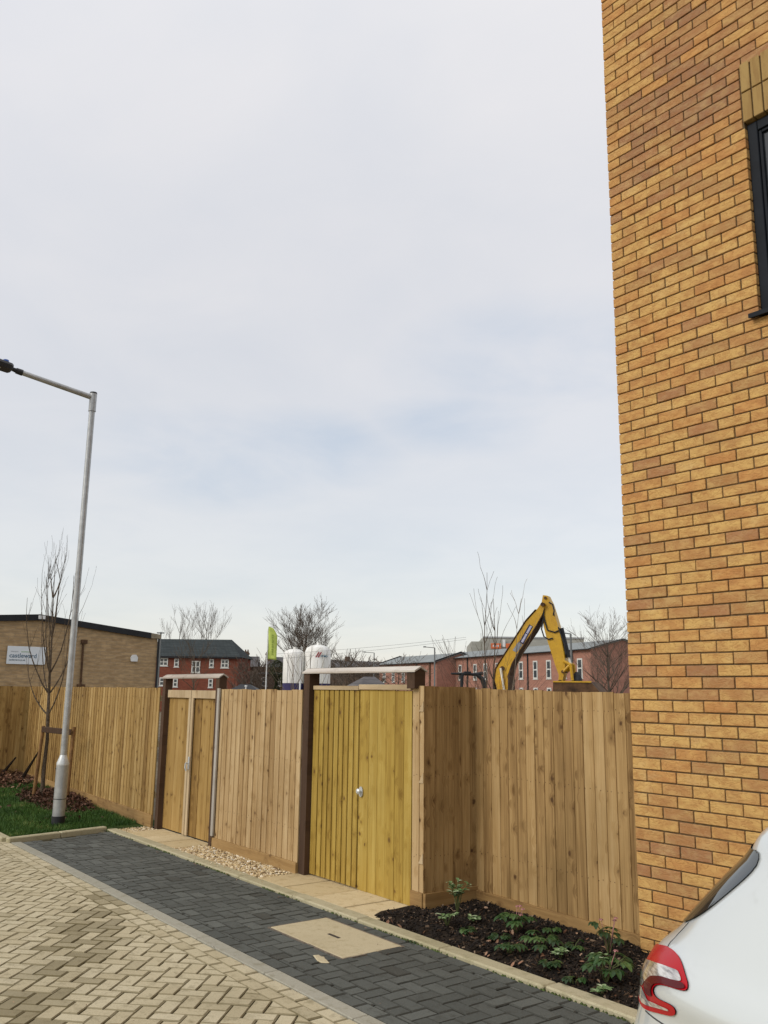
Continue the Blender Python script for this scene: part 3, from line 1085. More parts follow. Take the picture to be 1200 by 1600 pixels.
mb.tube([(0, -0.04, 0.0), (0.0, -0.045, -0.05), (0.01, -0.035, -0.085)], 0.009)
lo = mb.build('latch', 'steel_light', g1); lo.location = (0.715, -0.052, 0.82)

# gate 2: fresh yellow double gate, left leaf battened, right leaf plain
g2 = thing('double_gate', 'fresh yellow timber double gate, left leaf ribbed, right leaf plain with round handle', 'gate', (-7.19, 4.665, 0), 0.0, 'double gates in the fence')
gate_frame(g2, 0.0, 1.47, 1.825, -0.105, 0.03, rpost=1.68)
w1 = 0.735
mb = MB()
mb.box(0.005, w1, 0.0, 0.018, 0.025, 1.70, (0.2, 0.2, 0.2))
l1 = mb.build('leaf', 'gate_new', g2); l1.location = (0.0, -0.02, 0)
l1['label'] = 'gate leaf ribbed with narrow vertical battens'
n = 9
xx = 0.005
for k in range(n):
    w_ = 0.092 if k == 0 else 0.064
    mb = MB()
    mb.box(xx, xx + w_, -0.022, -0.001, 0.025, 1.66, (random.random() * 0.8 + 0.2, random.random(), random.random()), bev=0.003)
    mb.build('batten', 'gate_new', l1)
    xx += w_ + 0.0155
mb = MB()
mb.box(0.003, w1 + 0.002, -0.034, 0.02, 1.662, 1.70, (0.8, 0.2, 0.4), bev=0.003)
mb.v = [(-z, y, x) for x, y, z in mb.v]
o_ = mb.build('rail', 'rail', l1); o_.rotation_euler = (0, R(90), 0)
bm_ = boards(w1 - 0.012, 0.018, 1.665, w=0.12, thick=0.009, tonesel=lambda k: 0.4 + random.random() * 0.4)
l2 = bm_.build('leaf', 'gate_new', g2); l2.location = (w1 + 0.012, -0.03, 0)
mb = MB()
mb.box(-0.004, w1 - 0.008, -0.024, 0.03, 1.667, 1.712, (0.9, 0.6, 0.4), bev=0.003)
mb.v = [(-z, y, x) for x, y, z in mb.v]
o_ = mb.build('rail', 'rail', l2); o_.rotation_euler = (0, R(90), 0)
mb = MB()
ring = [(0.028 * math.cos(a), 0.043 * math.sin(a)) for a in [k * math.pi / 8 for k in range(16)]]
mb.prism(ring, (0, 0, 0), (1, 0, 0), (0, 0, 1), (0, -1, 0), 0, 0.006, rt())
mb.tube([(0, -0.004, 0.004), (0, -0.03, 0.004)], [0.012, 0.012], 12)
mb.tube([(0, -0.028, 0.004), (0, -0.036, 0.004), (0, -0.046, 0.004)], [0.020, 0.024, 0.012], 14)
h_ = mb.build('handle', 'steel_light', l2); h_.location = (0.045, -0.014, 0.81)
smooth_by_angle(h_)

# ================================================================ BRICK HOUSE (right)
BX, BY = -3.88, 5.05
BRZ = 0.0105
house = thing('brick_house', 'tall buff brick house wall filling the right side, with a dark framed window', 'house', (BX, BY, 0), BRZ)
CW, CH_ = 0.225, 0.075
WX0, WX1, WZ0, WZ1 = 1.115, 2.34, 4.05, 5.40       # window opening in the wall's own frame
WHT, DEP, LEN = 8.1, 6.0, 7.2


def brick_tone(x, z, s=0.0):
    n_ = noise.noise(Vector((x * 0.75 + s, z * 1.15, 2.7))) * 0.5 + noise.noise(Vector((x * 2.3 + s, z * 5.0, 7.7))) * 0.25
    v = random.random() ** 1.3 * 0.70 + max(0.0, n_) * 1.0
    v += 0.62 * math.exp(-((x - 0.5) / 0.65) ** 2 - ((z - 5.8 - 0.12 * x) / 0.38) ** 2)
    if random.random() < 0.07: v = random.uniform(0.66, 0.95)
    return (min(1, max(0, v)), random.random(), random.random())


mb = MB()
sold = MB()
rows = int(WHT / CH_)
SOLX0, SOLX1, SOLZ1 = WX0 - 0.004, WX1 + 0.006, WZ1 + 0.455
for rI in range(rows):
    z0 = -0.10 + rI * CH_
    zc = z0 + 0.0325
    # front face, stretcher bond
    x = 0.0 if rI % 2 else -0.1125
    while x < LEN:
        a = max(0.0, x); b_ = min(LEN, x + CW - 0.0085)
        if a == 0.0 and x < 0: b_ = x + CW - 0.0085
        spans = [(a, b_)]
        if WZ0 - 0.03 < zc < WZ1:
            spans = [(a, min(b_, WX0)), (max(a, WX1), b_)]
        elif WZ1 <= zc < SOLZ1:
            spans = [(a, min(b_, SOLX0 - 0.01)), (max(a, SOLX1 + 0.01), b_)]
        for (p, q) in spans:
            if q - p < 0.012: continue
            j = random.uniform(-0.0025, 0.0025)
            tn = brick_tone(p, z0)
            mb.box(p + 0.001, q + 0.001 + random.uniform(-0.002, 0.002), -0.007 + j, 0.09, z0 + random.uniform(-0.0008, 0.0015), z0 + 0.0668 + random.uniform(-0.0015, 0.0012), tn, bev=0.003)
        x += CW
    # left flank (faces the fence)
    y = 0.105 if rI % 2 == 0 else 0.225
    while y < DEP:
        tn = brick_tone(y, z0, 40)
        mb.box(-0.0 + random.uniform(-0.002, 0.002), 0.09, y, min(y + CW - 0.01, DEP), z0, z0 + 0.065, tn, bev=0.003)
        y += CW
mb.build('brickwork', 'brick', house)
mm = MB()
# mortar backing, in pieces round the opening
for (a, b_, c_, d_) in ((0.006, WX0 - 0.005, -0.3, WHT - 0.1), (WX1 + 0.005, LEN, -0.3, WHT - 0.1), (WX0 - 0.005, WX1 + 0.005, -0.3, WZ0 - 0.03), (WX0 - 0.005, WX1 + 0.005, WZ1 + 0.03, WHT - 0.1)):
    mm.box(a, b_, 0.003, 0.2, c_, d_)
mm.box(0.006, 0.2, 0.2, DEP, -0.3, WHT - 0.1)
mm.build('mortar', 'mortar', house)
# soldier courses over the window, two high
for kk in range(2):
    x = SOLX0
    while x < SOLX1 - 0.03:
        z0 = WZ1 + 0.012 + kk * 0.222
        sold.box(x + 0.001, x + 0.066, -0.010 + random.uniform(-0.001, 0.001), 0.09, z0, z0 + 0.212, rt(), bev=0.003)
        x += 0.0752
sold.build('lintel_bricks', 'soldier', house)
# back, roof and floor closing pieces so the house stands as a solid
mb = MB()
mb.box(0.21, LEN - 0.01, DEP - 0.2, DEP, -0.3, WHT - 0.1)
mb.box(LEN - 0.2, LEN - 0.01, 0.21, DEP - 0.21, -0.3, WHT - 0.1)
mb.build('rear_wall', 'mortar', house)
mb = MB()
mb.prism([(-0.25, WHT - 0.09), (DEP + 0.25, WHT - 0.09), (DEP / 2, WHT + 2.0)], (-0.15, 0, 0), (0, 1, 0), (0, 0, 1), (1, 0, 0), 0, LEN + 0.3)
MAT['slate'] = simple('grey_slate', (0.075, 0.08, 0.085), 0.6, 0.3, 0.2, 3)
mb.build('roof', 'slate', house)
# window
mb = MB()
wd = 0.06
fr = 0.07
for a in ((WX0, WX0 + fr, WZ0 + 0.0, WZ1), (WX1 - fr, WX1, WZ0, WZ1), (WX0 + fr, WX1 - fr, WZ1 - fr, WZ1), (WX0 + fr, WX1 - fr, WZ0, WZ0 + fr), ((WX0 + WX1) / 2 - 0.035, (WX0 + WX1) / 2 + 0.035, WZ0 + fr, WZ1 - fr)):
    mb.box(a[0] + 0.001, a[1] - 0.001, wd - 0.035, wd + 0.03, a[2], a[3], rt(), bev=0.004)
win = mb.build('window', 'frame', house)
for (a, b_) in ((WX0 + fr, (WX0 + WX1) / 2 - 0.035), ((WX0 + WX1) / 2 + 0.035, WX1 - fr)):
    mb = MB()
    s_ = 0.022
    for q in ((a, a + s_, WZ0 + fr, WZ1 - fr), (b_ - s_, b_, WZ0 + fr, WZ1 - fr), (a + s_, b_ - s_, WZ1 - fr - s_, WZ1 - fr), (a + s_, b_ - s_, WZ0 + fr, WZ0 + fr + s_)):
        mb.box(q[0], q[1], wd - 0.022, wd + 0.02, q[2], q[3], rt(), bev=0.003)
    mb.build('sash', 'frame', win)
    mb = MB()
    mb.box(a + s_ - 0.003, b_ - s_ + 0.003, wd - 0.004, wd + 0.006, WZ0 + fr + s_ - 0.003, WZ1 - fr - s_ + 0.003)
    mb.build('pane', 'glass', win)
mb = MB()
mb.prism([(-0.055, -0.005), (wd, 0.012), (wd, -0.012), (-0.03, -0.028), (-0.055, -0.035)], (WX0 - 0.045, 0, WZ0 - 0.002), (0, 1, 0), (0, 0, 1), (1, 0, 0), 0, WX1 - WX0 + 0.09)
mb.build('sill', 'frame', win)
mb = MB()   # pale room behind the glass: curtain
for k in range(24):
    xa = WX0 + 0.1 + k * 0.044
    mb.box(xa, xa + 0.04, 0.16 + 0.02 * math.sin(k * 1.3), 0.175 + 0.02 * math.sin(k * 1.3), WZ0 + 0.02, WZ1 - 0.02)
MAT['cloth'] = simple('white_curtain', (0.6, 0.62, 0.62), 0.9, 0.1, 0.05, 5)
mb.build('curtain', 'cloth', house)

# ================================================================ STREET LAMP (near)
lamp = thing('street_lamp', 'galvanised street lamp column on the lawn with a single arm and black lantern', 'street lamp', (-11.33, 3.66, 0.02))
mb = MB()
mb.tube([(0, 0, -0.1), (0, 0, 0.105)], [0.079, 0.079], 24)
mb.build('root_sleeve', 'black', lamp)
mb = MB()
mb.tube([(0, 0, 0.09), (0, 0, 0.70)], [0.0735, 0.0735], 24)
bt = mb.build('base_tube', 'steel', lamp); smooth_by_angle(bt)
mb = MB()
mb.tube([(0, 0, 0.30), (0, 0, 0.308)], [0.0752, 0.0752], 24)
mb.build('door_joint', 'black', bt)
mb = MB()
mb.tube([(-0.02, -0.071, 0.66), (-0.021, -0.079, 0.66)], [0.008, 0.008], 8)
mb.build('lock', 'black', bt)
mb = MB()
mb.tube([(0, 0, 0.70), (0, 0, 0.725), (0, 0, 0.80), (0, 0, 0.82)], [0.0735, 0.074, 0.046, 0.041], 24)
co = mb.build('shoulder', 'steel_light', lamp); smooth_by_angle(co)
mb = MB()
mb.tube([(0, 0, 0.80), (0.0, 0.0, 5.38)], [0.0400, 0.0385], 20)
po = mb.build('column', 'steel', lamp); smooth_by_angle(po)
mb = MB()
mb.tube([(0, 0, 5.25), (0, 0, 5.48)], [0.047, 0.047], 20)
mb.tube([(0, 0, 5.235), (0, 0, 5.25)], [0.0485, 0.0485], 20)
mb.tube([(0, -0.03, 5.43), (0, -0.93, 5.56)], [0.036, 0.033], 16)
ar = mb.build('bracket_arm', 'steel', lamp); smooth_by_angle(ar)
mb = MB()
mb.tube([(0, 0, 5.48), (0, 0, 5.50)], [0.049, 0.045], 20)
mb.build('cap', 'black', ar)
mb = MB()
mb.tube([(0, -0.92, 5.558), (0, -1.0, 5.57)], [0.04, 0.038], 14)
mb.tube([(0, -1.0, 5.57), (0, -1.07, 5.585)], [0.03, 0.024], 14)
sec = [(-0.09, -0.05), (0.09, -0.05), (0.105, 0.0), (0.08, 0.035), (-0.08, 0.035), (-0.105, 0.0)]
Mx = Matrix.Translation((0, -1.05, 5.59)) @ Matrix.Rotation(R(-8), 4, 'X')
for i, (y0, y1, s0, s1) in enumerate(((0, -0.025, 0.75, 1.0), (-0.025, -0.42, 1.0, 1.15), (-0.42, -0.55, 1.15, 0.8))):
    a = [Mx @ Vector((p[0] * s0, y0, p[1] * s0)) for p in sec]; b_ = [Mx @ Vector((p[0] * s1, y1, p[1] * s1)) for p in sec]
    n = 6
    mb.mesh(a + b_, [tuple(range(n)), tuple(range(2 * n - 1, n - 1, -1))] + [(k, k + n, (k + 1) % n + n, (k + 1) % n) for k in range(n)])
hd = mb.build('lantern', 'black', lamp)
mb = MB()
q = Mx @ Vector((0, -0.085, 0.03))
mb.tube([q, q + Vector((0, -0.003, 0.045)), q + Vector((0, -0.003, 0.052))], [0.038, 0.038, 0.028], 16)
mb.build('photocell', 'blue', hd)
MAT['lens'] = simple('lamp_lens', (0.5, 0.5, 0.48), 0.2, 0.5, 0.05, 5)
mb = MB()
p_ = [Mx @ Vector(v) for v in ((-0.07, -0.14, -0.061), (0.07, -0.14, -0.061), (0.08, -0.4, -0.064), (-0.08, -0.4, -0.064))]
mb.poly(p_)
mb.build('lens', 'lens', hd)


# ================================================================ BARE TREES
def branchy(mb, p, d, length, r, depth, spread=0.5, up=0.25, nseg=5, kids=(2, 4), taper=0.62, rmin=0.0015, gravity=0.0, seg=6, rng=random, kidlen=(0.5, 0.8)):
    pts = [Vector(p)]; rad = [r]
    d = Vector(d).normalized()
    for i in range(nseg):
        d = (d + Vector((rng.gauss(0, 0.09), rng.gauss(0, 0.09), rng.gauss(0, 0.05) + up * 0.12 - gravity * 0.1))).normalized()
        pts.append(pts[-1] + d * length / nseg)
        rad.append(max(rmin, r * (1 - (1 - taper * 0.6) * (i + 1) / nseg)))
    mb.tube(pts, rad, seg if r > 0.01 else (4 if r > 0.004 else 3), cap=False)
    if depth <= 0: return
    nk = rng.randint(*kids)
    for k in range(nk):
        f = rng.uniform(0.25, 1.0) if k else 1.0
        idx = min(nseg, int(f * nseg))
        q = pts[idx]
        a = rng.uniform(0, 6.28)
        side = Vector((math.cos(a), math.sin(a), 0.0))
        nd = (d * (1 - spread) + side * spread * rng.uniform(0.5, 1.2) + Vector((0, 0, up))).normalized()
        if k == 0: nd = (d + side * 0.15).normalized()
        branchy(mb, q, nd, length * rng.uniform(*kidlen), max(rmin, rad[idx] * rng.uniform(0.55, 0.8)), depth - 1, spread, up, max(3, nseg - 1), kids, taper, rmin, gravity, seg, rng, kidlen)


def bare_tree(label, loc, h, r, seed, group='bare winter trees', trunk=0.3, lean=(0, 0), limbs=6, depth=3, spread=0.45, up=0.3, rmin=0.004, mat='twig', name='bare_tree', limb_len=0.45, cat='tree', kids=(2, 4)):
    rng = random.Random(seed)
    t = thing(name, label, cat, loc, 0.0, group)
    mb = MB()
    lead = []
    n = 9
    x = y = 0.0
    for i in range(n + 1):
        f = i / n
        lead.append(Vector((lean[0] * f + rng.gauss(0, 0.008) * h * f, lean[1] * f + rng.gauss(0, 0.008) * h * f, h * f * 0.85)))
    mb.tube(lead, [max(rmin, r * (1 - 0.85 * i / n)) for i in range(n + 1)], 8, cap=False)
    mb.build('trunk', mat, t)
    mb = MB()
    for k in range(limbs):
        f = trunk + (1 - trunk) * (k + 0.5) / limbs
        i = min(n, int(f * n)); p = lead[i]
        a = k * 2.4 + rng.uniform(-0.5, 0.5)
        d = Vector((math.cos(a) * spread * 1.6, math.sin(a) * spread * 1.6, 1.0 - spread * 0.5))
        branchy(mb, p, d, h * limb_len * (1.15 - 0.7 * f), r * (1 - 0.8 * f) * 0.6, depth, spread, up, 5, kids, 0.62, rmin, 0.0, 5, rng)
    mb.build('crown', mat, t)
    return t


# young tree by the lamp, its branches shaped after the photograph
yt = thing('young_tree', 'young bare tree with upswept branches tied between two stakes on the lawn', 'tree', (-13.55, 4.12, 0.1))
mb = MB()
rng = random.Random(5)
tr = [Vector(p) for p in ((0, 0, -0.1), (-0.03, 0.0, 0.4), (-0.02, 0.01, 0.8), (-0.06, 0.0, 1.15), (-0.10, 0.0, 1.45), (-0.14, 0, 1.75), (-0.2, 0, 2.3), (-0.30, 0, 2.9), (-0.36, 0, 3.5))]
mb.tube(tr, [0.034, 0.030, 0.027, 0.025, 0.022, 0.018, 0.012, 0.007, 0.003], 8, cap=False)
mb.build('trunk', 'bark', yt)
mb = MB()
for (f, az_, sp, ln_) in ((3, 205, 1.5, 1.0), (3, 15, 0.7, 1.55), (4, 190, 0.9, 1.35), (4, 100, 0.6, 1.3), (4, -30, 0.45, 1.6), (4, 250, 0.55, 1.5), (5, 200, 0.4, 1.5), (5, 40, 0.35, 1.5), (5, 300, 0.4, 1.3), (6, 150, 0.35, 1.0), (6, 0, 0.3, 1.0), (6, 220, 0.3, 1.0), (7, 60, 0.3, 0.55), (7, 200, 0.3, 0.55)):
    a = R(az_)
    d = Vector((math.cos(a) * sp, math.sin(a) * sp, 0.6))
    p = tr[f]
    pts = [p]; dd = d.normalized()
    for k in range(8):
        dd = (dd + Vector((0, 0, 0.28)) + Vector((rng.gauss(0, 0.04), rng.gauss(0, 0.04), 0))).normalized()
        pts.append(pts[-1] + dd * ln_ / 8)
    mb.tube(pts, [max(0.0022, 0.012 * (1 - k / 9.5)) for k in range(9)], 6, cap=False)
    for k in range(4):
        i = rng.randint(2, 8)
        an = rng.uniform(0, 6.28)
        branchy(mb, pts[i], Vector((math.cos(an) * 0.35, math.sin(an) * 0.35, 1)), rng.uniform(0.2, 0.5), 0.004, 1, 0.3, 0.4, 4, (1, 3), 0.6, 0.0016, 0, 4, rng)
mb.build('crown', 'bark', yt)

for lab, px, py in (('left of the two rough stakes holding the young tree', -13.64, 4.02), ('right of the two rough stakes, half hidden behind the lamp column', -13.02, 4.3)):
    mb = MB()
    mb.tube([(0, 0, -0.1), (0.10 if px < -13.5 else -0.02, 0.03, 1.0)], [0.026, 0.024], 10)
    o_ = mb.build('tree_stake', 'stake'); o_.location = (px, py, 0.1)
    tag(o_, lab, 'tree stake', 'tree stakes')
mb = MB()
mb.box(-0.30, 0.30, -0.015, 0.01, -0.04, 0.04, rt(), bev=0.004)
o_ = mb.build('stake_crossbar', 'post'); o_.location = (-13.27, 4.16, 1.04); o_.rotation_euler = (0, R(2), R(24))
tag(o_, 'short dark wooden crossbar nailed across the two tree stakes', 'crossbar')
# two dark boards leaning in the corner
for lab, a, b_ in (('longer dark stick leaning against the corner of the fence', (-15.55, 4.35, 0.12), (-15.2, 4.5, 0.62)), ('shorter dark stick leaning near the fence corner', (-15.95, 4.1, 0.14), (-15.9, 4.35, 0.5))):
    mb = MB()
    mb.tube([a, b_], [0.035, 0.012], 6)
    o_ = mb.build('leaning_stick', 'soil')
    tag(o_, lab, 'stick')

# ================================================================ PLANTS IN THE BED
t = NT('hellebore_leaf', 0.45, 0.4)
c, r, g, b = t.attr()
f = t.noise(t.obj(), 60, 3, 0.6)
t.col(t.mix(t.mr(f, 0.4, 0.7, 0, 0.5), t.ramp(r, [(0, (0.012, 0.034, 0.009)), (0.6, (0.03, 0.078, 0.018)), (0.92, (0.09, 0.15, 0.04)), (1, (0.18, 0.22, 0.07))]), (0.02, 0.05, 0.012)))
MAT['leafgreen'] = t.m
t = NT('variegated_leaf', 0.5, 0.35)
c, r, g, b = t.attr()
t.col(t.ramp(r, [(0, (0.08, 0.15, 0.05)), (0.5, (0.20, 0.30, 0.13)), (1, (0.55, 0.60, 0.42))]))
MAT['leafpale'] = t.m
MAT['petal'] = simple('dusky_pink_petal', (0.36, 0.17, 0.16), 0.6, 0.3, 0.3, 30)
MAT['stem'] = simple('green_stem', (0.10, 0.12, 0.04), 0.7, 0.3, 0.3, 30)


def leaflet(mb, p, d, l, w, tone, droop=0.5):
    """a long leaf bent downwards along its length with a folded midrib"""
    p = Vector(p); d = Vector(d).normalized()
    side = d.cross(Vector((0, 0, 1)))
    if side.length < 1e-3: side = Vector((1, 0, 0))
    side.normalize()
    n = 5
    vs = []
    q = p.copy(); dd = d.copy()
    for i in range(n + 1):
        f = i / n
        ww = w * math.sin(math.pi * min(0.97, f * 0.9 + 0.08)) ** 0.8
        up = side.cross(dd).normalized()
        vs += [q - side * ww + up * ww * 0.25, q, q + side * ww + up * ww * 0.25]
        dd = (dd + Vector((0, 0, -droop / n))).normalized()
        q = q + dd * l / n
    fs = []
    for i in range(n):
        for k in (0, 1):
            fs.append((i * 3 + k, i * 3 + k + 1, (i + 1) * 3 + k + 1, (i + 1) * 3 + k))
    mb.mesh(vs, fs, tone)


def hellebore(label, x, y, h, nst, size, flowers, seed, pale=False):
    rng = random.Random(seed)
    z = bed_z(x, y)
    t = thing('pale_shrub' if pale else 'hellebore', label, 'plant', (x, y, z), 0, 'plants in the mulched bed')
    st = MB(); lf = MB(); fl = MB()
    for k in range(nst):
        a = 6.28 * k / nst + rng.uniform(-0.4, 0.4)
        out = rng.uniform(0.3, 1.0) * size
        hh = h * rng.uniform(0.55, 1.0)
        top = Vector((math.cos(a) * out, math.sin(a) * out, hh))
        mid = Vector((top.x * 0.4, top.y * 0.4, hh * 0.65))
        st.tube([(0, 0, -0.01), mid, top], [0.004, 0.0032, 0.0022], 5)
        if pale:
            for j in range(9):
                f = rng.uniform(0.2, 1)
                q = mid * (1 - f) + top * f
                an = rng.uniform(0, 6.28)
                leaflet(lf, q, (math.cos(an), math.sin(an), 0.5), rng.uniform(0.03, 0.055), rng.uniform(0.009, 0.014), (rng.random() * (0.4 + 0.6 * f), 0, 0), 0.5)
        else:
            nl = rng.randint(5, 8)
            tn = rng.random()
            for j in range(nl):
                an = a + (j - (nl - 1) / 2) * 0.62
                leaflet(lf, top, (math.cos(an), math.sin(an), 0.15), rng.uniform(0.045, 0.085) * (size / 0.12) ** 0.4, rng.uniform(0.011, 0.019), (min(1, max(0, tn * 0.8 + rng.uniform(-0.1, 0.15))), 0, 0), 0.9)
    st.build('stems', 'stem', t); lf.build('leaves', 'leafpale' if pale else 'leafgreen', t, smooth=True, fix=False)
    for k in range(flowers):
        a = rng.uniform(0, 6.28)
        q = Vector((math.cos(a) * size * 0.5, math.sin(a) * size * 0.5, h * rng.uniform(0.9, 1.25)))
        fl = MB()
        fl.tube([(0, 0, 0), q * 0.6, q], [0.003, 0.0025, 0.002], 4)
        for j in range(5):
            an = 6.28 * j / 5
            leaflet(fl, q, (math.cos(an), math.sin(an), -0.2), 0.018, 0.009, (0.5, 0, 0), 0.6)
        fl.build('flower', 'petal', t, smooth=True, fix=False)
    return t


hellebore('tall pale variegated shrub in the mulch by the dark return of the fence', -5.28, 4.72, 0.24, 8, 0.09, 0, 3, True)
hellebore('low sparse pale sprig in the mulch near the slab end', -5.05, 4.42, 0.10, 5, 0.09, 0, 13, True)
hellebore('leafy hellebore with pink flowers in the middle of the bed against the fence', -4.62, 4.66, 0.14, 9, 0.11, 4, 4)
hellebore('dark leafy hellebore with one pale leaf, middle of the bed beside the pink flowered one', -4.25, 4.52, 0.10, 8, 0.11, 0, 6)
hellebore('thin hellebore with pink buds close to the foot of the fence near the brick house', -3.92, 4.78, 0.20, 6, 0.10, 3, 8)
hellebore('largest glossy green hellebore beside the kerb near the silver white car', -3.60, 4.36, 0.14, 10, 0.14, 1, 9)
hellebore('small green hellebore between the pink flowered plants and the kerb', -4.32, 4.30, 0.08, 5, 0.08, 0, 10)
for k, (x, y) in enumerate(((-5.0, 4.62), (-4.78, 4.36), (-4.45, 4.85), (-4.05, 4.48), (-3.75, 4.66), (-3.35, 4.62), (-3.2, 4.3), (-3.95, 4.28), (-3.72, 4.22), (-3.85, 4.60), (-4.55, 4.45), (-4.15, 4.72), (-3.5, 4.2))):
    o_ = hellebore('small low green sprig in the dark mulch bed', x, y, 0.05, 4, 0.05, 0, 60 + k, k % 3 == 0)
    o_['group'] = 'small sprigs in the mulch'; o_.name = 'low_sprig'; o_['label'] = 'small low green sprig in the dark mulch bed'
# weed tuft on the kerb edge
mb = MB()
rng = random.Random(4)
for k in range(40):
    a = rng.uniform(0, 6.28)
    leaflet(mb, (rng.gauss(0, 0.03), rng.gauss(0, 0.012), 0), (math.cos(a), math.sin(a), 0.9), rng.uniform(0.02, 0.045), 0.003, (rng.uniform(0.4, 0.9), 0, 0), 0.7)
o_ = mb.build('weed_tuft', 'leafgreen', fix=False); o_.location = (-4.98, KB0 - 0.01, 0.0)
tag(o_, 'little green weed tuft growing out of the kerb joint near the manhole cover', 'weed')

# ================================================================ CAR
CARX, CARY = 0.165, 2.70
CAR_Z = [  # z, rear x, front x, half width, squareness
    (0.17, -1.66, 1.80, 0.74, 4.2), (0.24, -1.82, 1.92, 0.80, 4.2), (0.34, -1.95, 1.97, 0.845, 4.2), (0.50, -1.98, 1.98, 0.862, 4.2), (0.62, -1.985, 1.975, 0.845, 4.2),
    (0.66, -1.985, 1.96, 0.868, 4.2), (0.69, -1.955, 1.94, 0.866, 4.2), (0.725, -1.94, 1.91, 0.858, 4.2), (0.77, -1.935, 1.85, 0.846, 4.1), (0.80, -1.93, 1.80, 0.842, 4.0), (0.87, -1.918, 1.58, 0.842, 3.8),
    (0.91, -1.907, 1.40, 0.852, 3.7), (0.935, -1.895, 1.27, 0.857, 3.6), (0.98, -1.865, 1.02, 0.838, 3.5), (1.02, -1.82, 0.92, 0.818, 3.4), (1.08, -1.765, 0.80, 0.79, 3.4), (1.16, -1.69, 0.64, 0.755, 3.4),
    (1.24, -1.61, 0.46, 0.715, 3.4), (1.31, -1.56, 0.28, 0.675, 3.4), (1.37, -1.45, 0.08, 0.625, 3.3), (1.41, -1.30, -0.12, 0.56, 3.2), (1.44, -1.05, -0.35, 0.45, 3.0), (1.455, -0.75, -0.60, 0.20, 2.6)]


def car_pt(u, z, off=0.0):
    T = CAR_Z
    z = min(max(z, T[0][0]), T[-1][0])
    for i in range(len(T) - 1):
        if z <= T[i + 1][0]: break
    f = (z - T[i][0]) / (T[i + 1][0] - T[i][0])
    def it(k):
        # Catmull-Rom through the stations
        p0 = T[max(i - 1, 0)]; p1 = T[i]; p2 = T[i + 1]; p3 = T[min(i + 2, len(T) - 1)]
        h = p2[0] - p1[0]
        m1 = (p2[k] - p0[k]) / max(1e-6, p2[0] - p0[0]) * h
        m2 = (p3[k] - p1[k]) / max(1e-6, p3[0] - p1[0]) * h
        return (2 * f ** 3 - 3 * f ** 2 + 1) * p1[k] + (f ** 3 - 2 * f ** 2 + f) * m1 + (-2 * f ** 3 + 3 * f ** 2) * p2[k] + (f ** 3 - f ** 2) * m2
    xr, xf, hw, n = it(1), it(2), it(3), it(4)
    c = (xr + xf) / 2; a = (xf - xr) / 2 + off; b = hw + off
    cu2, su = math.cos(u), math.sin(u)
    return Vector((c + a * math.copysign(abs(cu2) ** (2 / n), cu2), b * math.copysign(abs(su) ** (2 / n), su), z))


def car_n(u, z):
    e = 0.004
    n = (car_pt(u + e, z) - car_pt(u - e, z)).cross(car_pt(u, z + e) - car_pt(u, z - e))
    return n.normalized()



car = thing('parked_car', 'silvery white hatchback in front of the brick house, tail light and rear corner in view', 'car', (CARX, CARY, 0))
t = NT('pearl_white_paint', 0.32, 0.5)
t.col((0.60, 0.635, 0.63))
t.b.inputs['Metallic'].default_value = 0.15
t.b.inputs['Coat Weight'].default_value = 1.0
t.b.inputs['Coat Roughness'].default_value = 0.04
MAT['paint'] = t.m
t = NT('red_lens', 0.25, 0.12); t.col((0.40, 0.004, 0.010)); t.b.inputs['Coat Weight'].default_value = 0.15; MAT['red'] = t.m
t = NT('dark_red_lens', 0.25, 0.12); t.col((0.085, 0.003, 0.005)); t.b.inputs['Coat Weight'].default_value = 0.15; MAT['darkred'] = t.m
t = NT('clear_lens', 0.12, 0.6); f = t.noise(t.obj((20, 20, 160)), 1.0, 2, 0.5)
t.col(t.ramp(f, [(0.35, (0.30, 0.27, 0.26)), (0.6, (0.78, 0.74, 0.70))])); t.b.inputs['Metallic'].default_value = 0.5; t.b.inputs['Coat Weight'].default_value = 1.0; MAT['clear'] = t.m
t = NT('car_glass', 0.03, 0.5); t.col((0.012, 0.016, 0.018)); t.b.inputs['Coat Weight'].default_value = 0.0; MAT['carglass'] = t.m
MAT['rubber'] = simple('tyre_rubber', (0.02, 0.02, 0.02), 0.85, 0.2, 0.2, 20)
NU, NZ = 192, 90
mb = MB()
zs_ = []
for k in range(NZ + 1):
    f = k / NZ
    zs_.append(0.17 + (1.455 - 0.17) * f)
vs = [car_pt(2 * math.pi * i / NU + 0.0001, z) for z in zs_ for i in range(NU)]
fs = [(k * NU + i, k * NU + (i + 1) % NU, (k + 1) * NU + (i + 1) % NU, (k + 1) * NU + i) for k in range(NZ) for i in range(NU)]
fs.append(tuple(NZ * NU + i for i in range(NU)))
fs.append(tuple(range(NU))[::-1])
mb.mesh(vs, fs)
body = mb.build('body', 'paint', car); smooth_by_angle(body, 50)


